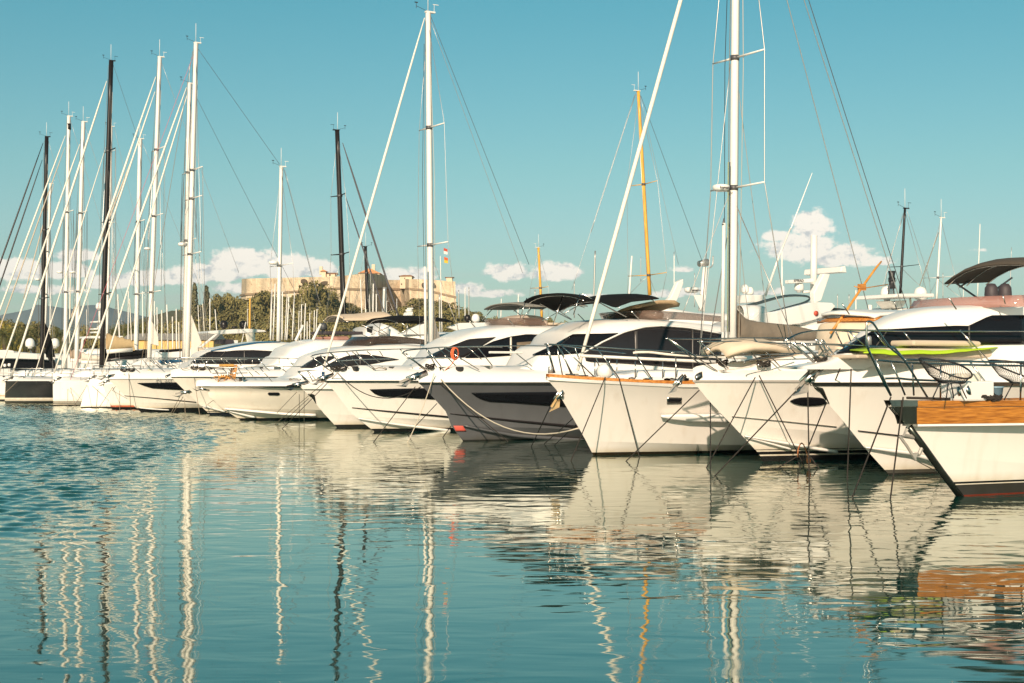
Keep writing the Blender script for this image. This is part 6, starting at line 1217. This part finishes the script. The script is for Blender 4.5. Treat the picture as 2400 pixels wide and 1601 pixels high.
for i, (xt, yt, xb, yb, r) in enumerate(((637, 680, 634, 797, .13), (645, 665, 640, 797, .13), (662, 684, 661, 797, .12), (673, 690, 668, 797, .10), (677, 696, 672, 797, .12), (690, 686, 685, 797, .13), (707, 714, 705, 797, .11), (716, 711, 713, 797, .11), (701, 730, 699, 797, .09), (720, 753, 720, 797, .09), (726, 734, 726, 797, .10), (737, 727, 736, 780, .09), (743, 725, 741, 780, .10), (845, 655, 848, 738, .10), (858, 665, 857, 738, .12), (875, 665, 874, 738, .14), (882, 690, 882, 738, .11), (866, 690, 867, 738, .07), (906, 706, 906, 738, .08), (930, 700, 930, 740, .05), (580, 725, 580, 765, .05))):
    farsail('distant_sloop', LM, (xb, yb), (xt, yt), 185 + (i * 29) % 50, r * .72, alum, GM, head=i % 2 == 0, shroud=i % 3 == 0, stays=[((xt - 1, yt + 8), (xt - rt.uniform(16, 30), yb), .022, ropet if i % 2 else sailtan, 'forestay')] if i % 2 else (), n=6)
farsail('little_yellow_masted_boat', 'small boat with a thin yellow mast behind the right black dome of the hardtop yacht', (585, 775), (586, 700), 170, .12, sprucew, head=False)
for i, (xt, yt, xb, yb, r) in enumerate(((1032, 600, 1036, 780, .04), (1030, 690, 1031, 790, .09), (1075, 680, 1076, 745, .05), (1090, 674, 1090, 750, .05), (1099, 673, 1099, 745, .05), (1395, 588, 1391, 720, .09), (1481, 600, 1474, 700, .09), (1502, 602, 1502, 660, .04), (1580, 590, 1580, 690, .04), (1175, 700, 1174, 745, .06), (1254, 680, 1253, 745, .06), (1167, 720, 1166, 745, .06), (1215, 690, 1214, 745, .06), (1346, 660, 1346, 745, .06), (1990, 690, 1990, 760, .05), (2006, 680, 2006, 745, .08), (1963, 690, 1963, 750, .05), (2254, 470, 2252, 700, .0), (2297, 525, 2291, 695, .05), (2371, 580, 2366, 700, .04), (2210, 640, 2210, 700, .04), (2258, 640, 2258, 700, .04), (1628, 640, 1628, 720, .04), (2095, 640, 2093, 690, .04))):
    if r: farsail('distant_sloop', LR, (xb, yb), (xt, yt), 120 + (i * 31) % 60, r, (alum, alumgrey, wire)[i % 3], GR, head=False, shroud=False, n=6)
# ------------------------------------------------------------------ loose things on deck
def deck_chair():
    b = G; p = b.px(*P1('y1', 720, 880), .35); w_ = .55; r = empty('folding_deck_chair', b.W(p), PH); tag(r, 'slatted timber folding chair standing on the flared yacht bow', 'chair')
    s = 58.5 / FP / 7.837
    Q = lambda x, y, v=0.0: b.px(*P1('y1', x, y), .35) - p + Vector((0, v, 0))
    def bar(nm, a, c, v, t=.035): MB().tube([a + Vector((0, v, 0)), c + Vector((0, v, 0))], t / 1.6, 6).build(nm, chairw, r, True)
    for v in (0, w_):
        bar('leg', Q(700, 770), Q(810, 905), v); bar('leg', Q(760, 770), Q(650, 905), v); bar('armrest', Q(560, 815), Q(760, 800), v); bar('back_post', Q(860, 890), Q(905, 590), v); bar('front_leg', Q(580, 830), Q(555, 905), v); bar('rear_leg', Q(780, 790), Q(895, 890), v)
    for i in range(9):
        a = Q(lerp(855, 900, i / 8), lerp(830, 600, i / 8)); MB().box(a + Vector((0, w_ / 2, 0)), (.02, w_, .05)).build('back_slat', chairw, r)
    for i in range(7): MB().box(Q(lerp(590, 800, i / 6), lerp(800, 830, i / 6)) + Vector((0, w_ / 2, 0)), (.06, w_, .02)).build('seat_slat', chairw, r)
    MB().box(Q(760, 600) + Vector((-.0, w_ / 2, 0)), (.42, w_, .10)).build('head_cushion', mat('tan_cushion', (.62, .34, .09), .9), r, bevel=.03)
deck_chair()
def wire_chair(lb, x0, y0, x1, y1, xr, yr, v, sc, yl):
    b = A; top = b.px(x0, y0, v); fr = b.px(x1, y1, v); ring = b.px(xr, yr, v); r = empty('wire_lounge_chair', b.W(ring), PH); tag(r, lb, 'chair'); c = (top + fr) / 2 - ring; ax = (fr - top) / 2; hw = .30 * sc
    loop = []; low = []
    for k in range(33):
        a = 2 * math.pi * k / 32; loop.append(c + ax * math.cos(a) + Vector((0, hw * math.sin(a) * (1 - .18 * math.cos(a) * -1), .05 * math.sin(a) ** 2)))
        low.append(Vector((.16 * sc * math.cos(a), .16 * sc * math.sin(a), 0)))
    MB().tube(loop, .014, 6).build('seat_frame', dplast, r, True); MB().tube(low, .012, 6).build('base_ring', dplast, r, True)
    mb = MB()
    for k in range(64):
        a = 2 * math.pi * k / 64; f = c + ax * math.cos(a) + Vector((0, hw * math.sin(a), .05 * math.sin(a) ** 2)); g = Vector((.15 * sc * math.cos(a), .15 * sc * math.sin(a), .0)); m_ = (f + g) / 2 + Vector((0, 0, -.05 * sc)); mb.tube([f, m_, g], .0028, 4)
    mb.build('seat_cords', dplast, r, True)
    zl = b.px(xr, yl, v).z - ring.z
    for a in (.6, 2.5, 3.8, 5.6): MB().tube([Vector((.14 * math.cos(a), .14 * math.sin(a), 0)), Vector((.26 * sc * math.cos(a), .22 * sc * math.sin(a), zl))], .010, 5).build('leg', dplast, r, True)
q = P('z1', 800, 128, 1460, 440, 1210, 505, 1870, 160, 2700, 480, 2330, 505)
wire_chair('black cord lounge chair nearer the bow, wholly in view on the timber trimmed boat', *q[0], *q[1], *q[2], .42, 1.0, 934)
wire_chair('black cord lounge chair cut off by the right edge of the picture', *q[3], *q[4], *q[5], .30, 1.15, 938)
bk = empty('bucket', A.W(A.px(*P1('z1', 1920, 775), .35)), 0); tag(bk, 'pale blue plastic bucket on deck between the two cord chairs', 'bucket')
MB().lathe((0, 0, 0), [(0, 0), (.085, 0), (.11, .19), (.118, .19), (.118, .21), (.105, .21), (.08, .02), (0, .02)], 18).build('tub', bucketm, bk, True); MB().tube([Vector((.11 * math.cos(a), .02, .2 - .09 * math.sin(a))) for a in [math.pi * k / 10 for k in range(11)]], .004, 5).build('handle', steel, bk, True)
tw_ = MB(); rows = []; tT = resample(P('a7', 485, 868, 640, 842, 1000, 846, 1300, 846, 1680, 836), 24); tB = resample(P('a7', 485, 884, 640, 890, 740, 905, 980, 893, 1190, 896, 1400, 872, 1680, 842), 24)
for i in range(25):
    a, c = B.px(*tT[i], .6), B.px(*tB[i], 1.1); rows.append([a + Vector((0, .35, .02)), a, a.lerp(c, .35) + Vector((0, -.15, .006 * math.sin(i * .9))), c + Vector((0, 0, .004 * math.sin(i * 1.9)))])
to = MB(); to.grid([[B.W(p) for p in r] for r in rows]); tag(to.build('beach_towel', green, None, True, .02), 'lime green towel spread over the foredeck sunpad of the yacht with brown sunshade', 'towel')
# red line coil on E's rail
cc = E.ep(*P1('a4', 262, 700), .16); lc = empty('coiled_orange_line', E.W(cc), PH); tag(lc, 'coil of orange line hanging on the grey hulled yacht bow rail', 'rope')
for i in range(5): MB().tube([Vector(((.075 + .012 * i) * math.cos(a), -.03 + .012 * i, .14 * math.sin(a) * (1 + .06 * i))) for a in [k * .5236 for k in range(13)]], .012, 5).build('loop', orangep, lc, True)
MB().tube([Vector((0, 0, -.14)), Vector((-.06, .1, -.3)), Vector((-.2, .2, -.45))], .01, 5).build('tail', orangep, lc, True)
# ------------------------------------------------------------------ mooring lines
def L(label, b, k, pts, m=None, r=.012, sag=0.0, v=None, inset=.15, group=None, to=None):
    (x0, y0), (x1, y1) = P(k, *pts)
    a = b.W(b.px(x0, y0, v)) if v is not None else b.W(b.ep(x0, y0, inset))
    z = to[0].W(to[0].px(x1, y1, to[1])) if to else onwater(x1, y1); z.z = z.z if to else 0.0
    return rope(label, a, z, r, m, sag, group)
L('dark line slanting left from the oval window cruiser knot into the water', Cc, 'z5', (1110, -100, 365, 1285), v=.75); L('dark line from the oval window cruiser down right to the orange shackle', Cc, 'z5', (1170, -130, 1830, 1195), v=.8)
L('dark vertical line hanging from the oval window cruiser stem beside the sailing yacht hull', Cc, 'z5', (425, 235, 427, 1340), v=-.25); L('long dark line from the big yacht anchor crossing the oval window cruiser hull', B, 'z5', (1800, 40, 497, 1405), v=.05)
L('dark vertical line crossing the black oval window', B, 'z5', (1915, 70, 1938, 1520), v=.02); L('dark line from the big yacht bow cleat left to the orange shackle', B, 'z3', (725, 128, 262, 1270), v=.62, to=None)
L('dark near vertical line from the big yacht bow cleat to the water', B, 'z3', (862, 128, 815, 1490), v=.7); L('dark slanting line left of the timber trimmed boat bow', A, 'a8', (737, 512, 382, 1435), v=.0); L('dark line dropping from the timber trimmed boat bow fitting beside its anchor', A, 'a8', (850, 512, 732, 1450), v=.12)
L('pale thin line running from the timber trimmed boat anchor to the waterline', A, 'a8', (965, 1095, 1215, 1225), ropew, .008, v=0)
L('dark line slanting left from the timber capping of the tall masted sailing yacht', D, 'z7', (1035, 680, 510, 1960), v=.7); L('dark line slanting right from the timber capping of the tall masted sailing yacht', D, 'z7', (1245, 690, 1560, 1910), v=.95)
L('long dark line from the oval window cruiser anchor across the white sailing yacht hull', Cc, 'a5', (1355, 922, 757, 1502), v=.02)
for i, (pt, lb) in enumerate((((1185, 1080, 962, 1555), 'upper'), ((1370, 1275, 1080, 1530), 'middle'), ((1400, 1330, 1175, 1540), 'lower'))): L('dark line from the tall masted sailing yacht stem across the grey hull, %s of three' % ('leftmost', 'middle', 'rightmost')[i], D, 'a4', pt, v=.0)
L('pale line sagging from the grey yacht bow to the white sailing yacht stem', E, 'a4', (132, 940, 1405, 1383), ropew, .016, .62, v=.30, to=(D, 0)); L('dark taut line down the grey hull to the water', E, 'a4', (112, 965, 742, 1505), v=.30)
L('pale line hanging left from the grey yacht bow into the water', E, 'a3', (1245, 885, 1000, 1515), ropew, .012, .12, v=.25); L('dark line from the grey yacht anchor across the white yacht hull', E, 'a3', (1072, 1005, 688, 1515), v=0); L('dark line from the grey yacht stem to the water, below the anchor line', E, 'a3', (1270, 1160, 1000, 1445), v=0); L('short dark line at the grey yacht forefoot', E, 'a3', (1400, 1368, 1325, 1470), v=0)
L('upper black line sagging from the white yacht cleat to the grey yacht bow', F, 'y2', (858, 1010, 2130, 1222), ropeb, .014, .50, v=.45, to=(E, .05)); L('dark line from the white yacht cleat slanting left into the water', F, 'y2', (848, 1015, 10, 1860), v=.45); L('thin dark line beside the one slanting left from the white yacht cleat', F, 'y2', (640, 1165, -100, 1790), ropet, .01, v=0)
for i, pt in enumerate(((230, 1300, -150, 1700), (270, 1330, 270, 1720), (345, 1260, 345, 1730), (410, 1400, 20, 1760))): L('thin %s line under the small sloop bow' % ('pale slanting', 'tan vertical', 'pale vertical', 'dark slanting')[i], S_, 'y2', pt, (ropet, ropet, ropew, ropeb)[i], .010, v=0)
for i, pt in enumerate(((455, 985, 680, 1380), (380, 970, 470, 1420), (470, 1240, 250, 1400))): L('thin line at the flared white yacht stem, %s' % ('running along its hull', 'hanging steeply', 'crossing the cruiser hull to the left')[i], G, 'y1', pt, ropet, .010, v=.15)
for i, pt in enumerate(((1745, 400, 1870, 1220), (1730, 430, 1330, 1180), (1590, 900, 1600, 1210), (1560, 860, 1360, 1190))): L('thin dark line from the white cruiser bow, %s' % ('steep, leading right', 'slanting left past the hull window', 'vertical below its anchor', 'slanting left below its anchor')[i], H, 'y3', pt, ropet, .012, v=.3 if i < 2 else 0)
for i, pt in enumerate(((560, 430, 605, 1160), (480, 440, 60, 1040), (395, 750, 397, 1165))): L('dark line from the sport yacht bow, %s' % ('dropping to the water right', 'slanting left across the red striped sloop', 'vertical beside its stem')[i], I, 'y3', pt, ropeb if i == 0 else ropet, .012, v=.4 if i < 2 else -.2)
for i, pt in enumerate(((1800, 1030, 1760, 1470), (1700, 980, 2100, 1340), (2090, 970, 1770, 1450))): L('thin line at the red striped sloop bow, %s' % ('near vertical', 'leading right along its hull', 'slanting left to the water')[i], J2, 'y4', pt, ropet, .012, v=0)
for i, pt in enumerate(((1600, 960, 1330, 1410), (1670, 1040, 1620, 1370))): L('thin line at the plumb bowed sloop, %s' % ('slanting left', 'hanging down its side')[i], J, 'y4', pt, ropet, .012, v=.1)
for i, pt in enumerate(((1150, 1030, 990, 1250), (1245, 1030, 1245, 1390), (1290, 1000, 1400, 1400))): L('thin line under the striped white sloop bow roller, %s' % ('slanting left', 'vertical', 'slanting right')[i], K, 'y4', pt, ropet, .012, v=.3)
L('dark line slanting left from the black hulled sloop deck', L_, 'y4', (330, 880, 90, 1110), ropet, .014, v=.8, to=(L_, .3))
rustp = mat('rusty_orange_chain', (.38, .13, .045), .8, var=.3, scale=20)
sh = onwater(*P1('z3', 258, 1340)); sh.z = .42; shk = empty('mooring_shackle', sh, PH); tag(shk, 'rusty orange chain shackle where two mooring lines meet above the water', 'shackle')
MB().tube(smooth_poly([Vector(p) for p in ((-.10, 0, -.22), (-.09, 0, -.05), (0, 0, .06), (.09, 0, -.05), (.16, 0, -.24))], 16), .013, 6).build('bow', rustp, shk, True); MB().lathe((.17, 0, -.28), [(0, -.06), (.04, -.05), (.05, 0), (.04, .05), (0, .06)], 10).build('pin', rustp, shk, True)
for i, (dx, lb) in enumerate(((-.5, 'left'), (-.06, 'middle'), (.30, 'right'))): rope('dark line hanging from the orange shackle into the water, %s of three' % lb, sh + Vector((-.09 if i < 2 else .16, 0, -.2)), Vector((sh.x + dx, sh.y - .15, 0)), .012)
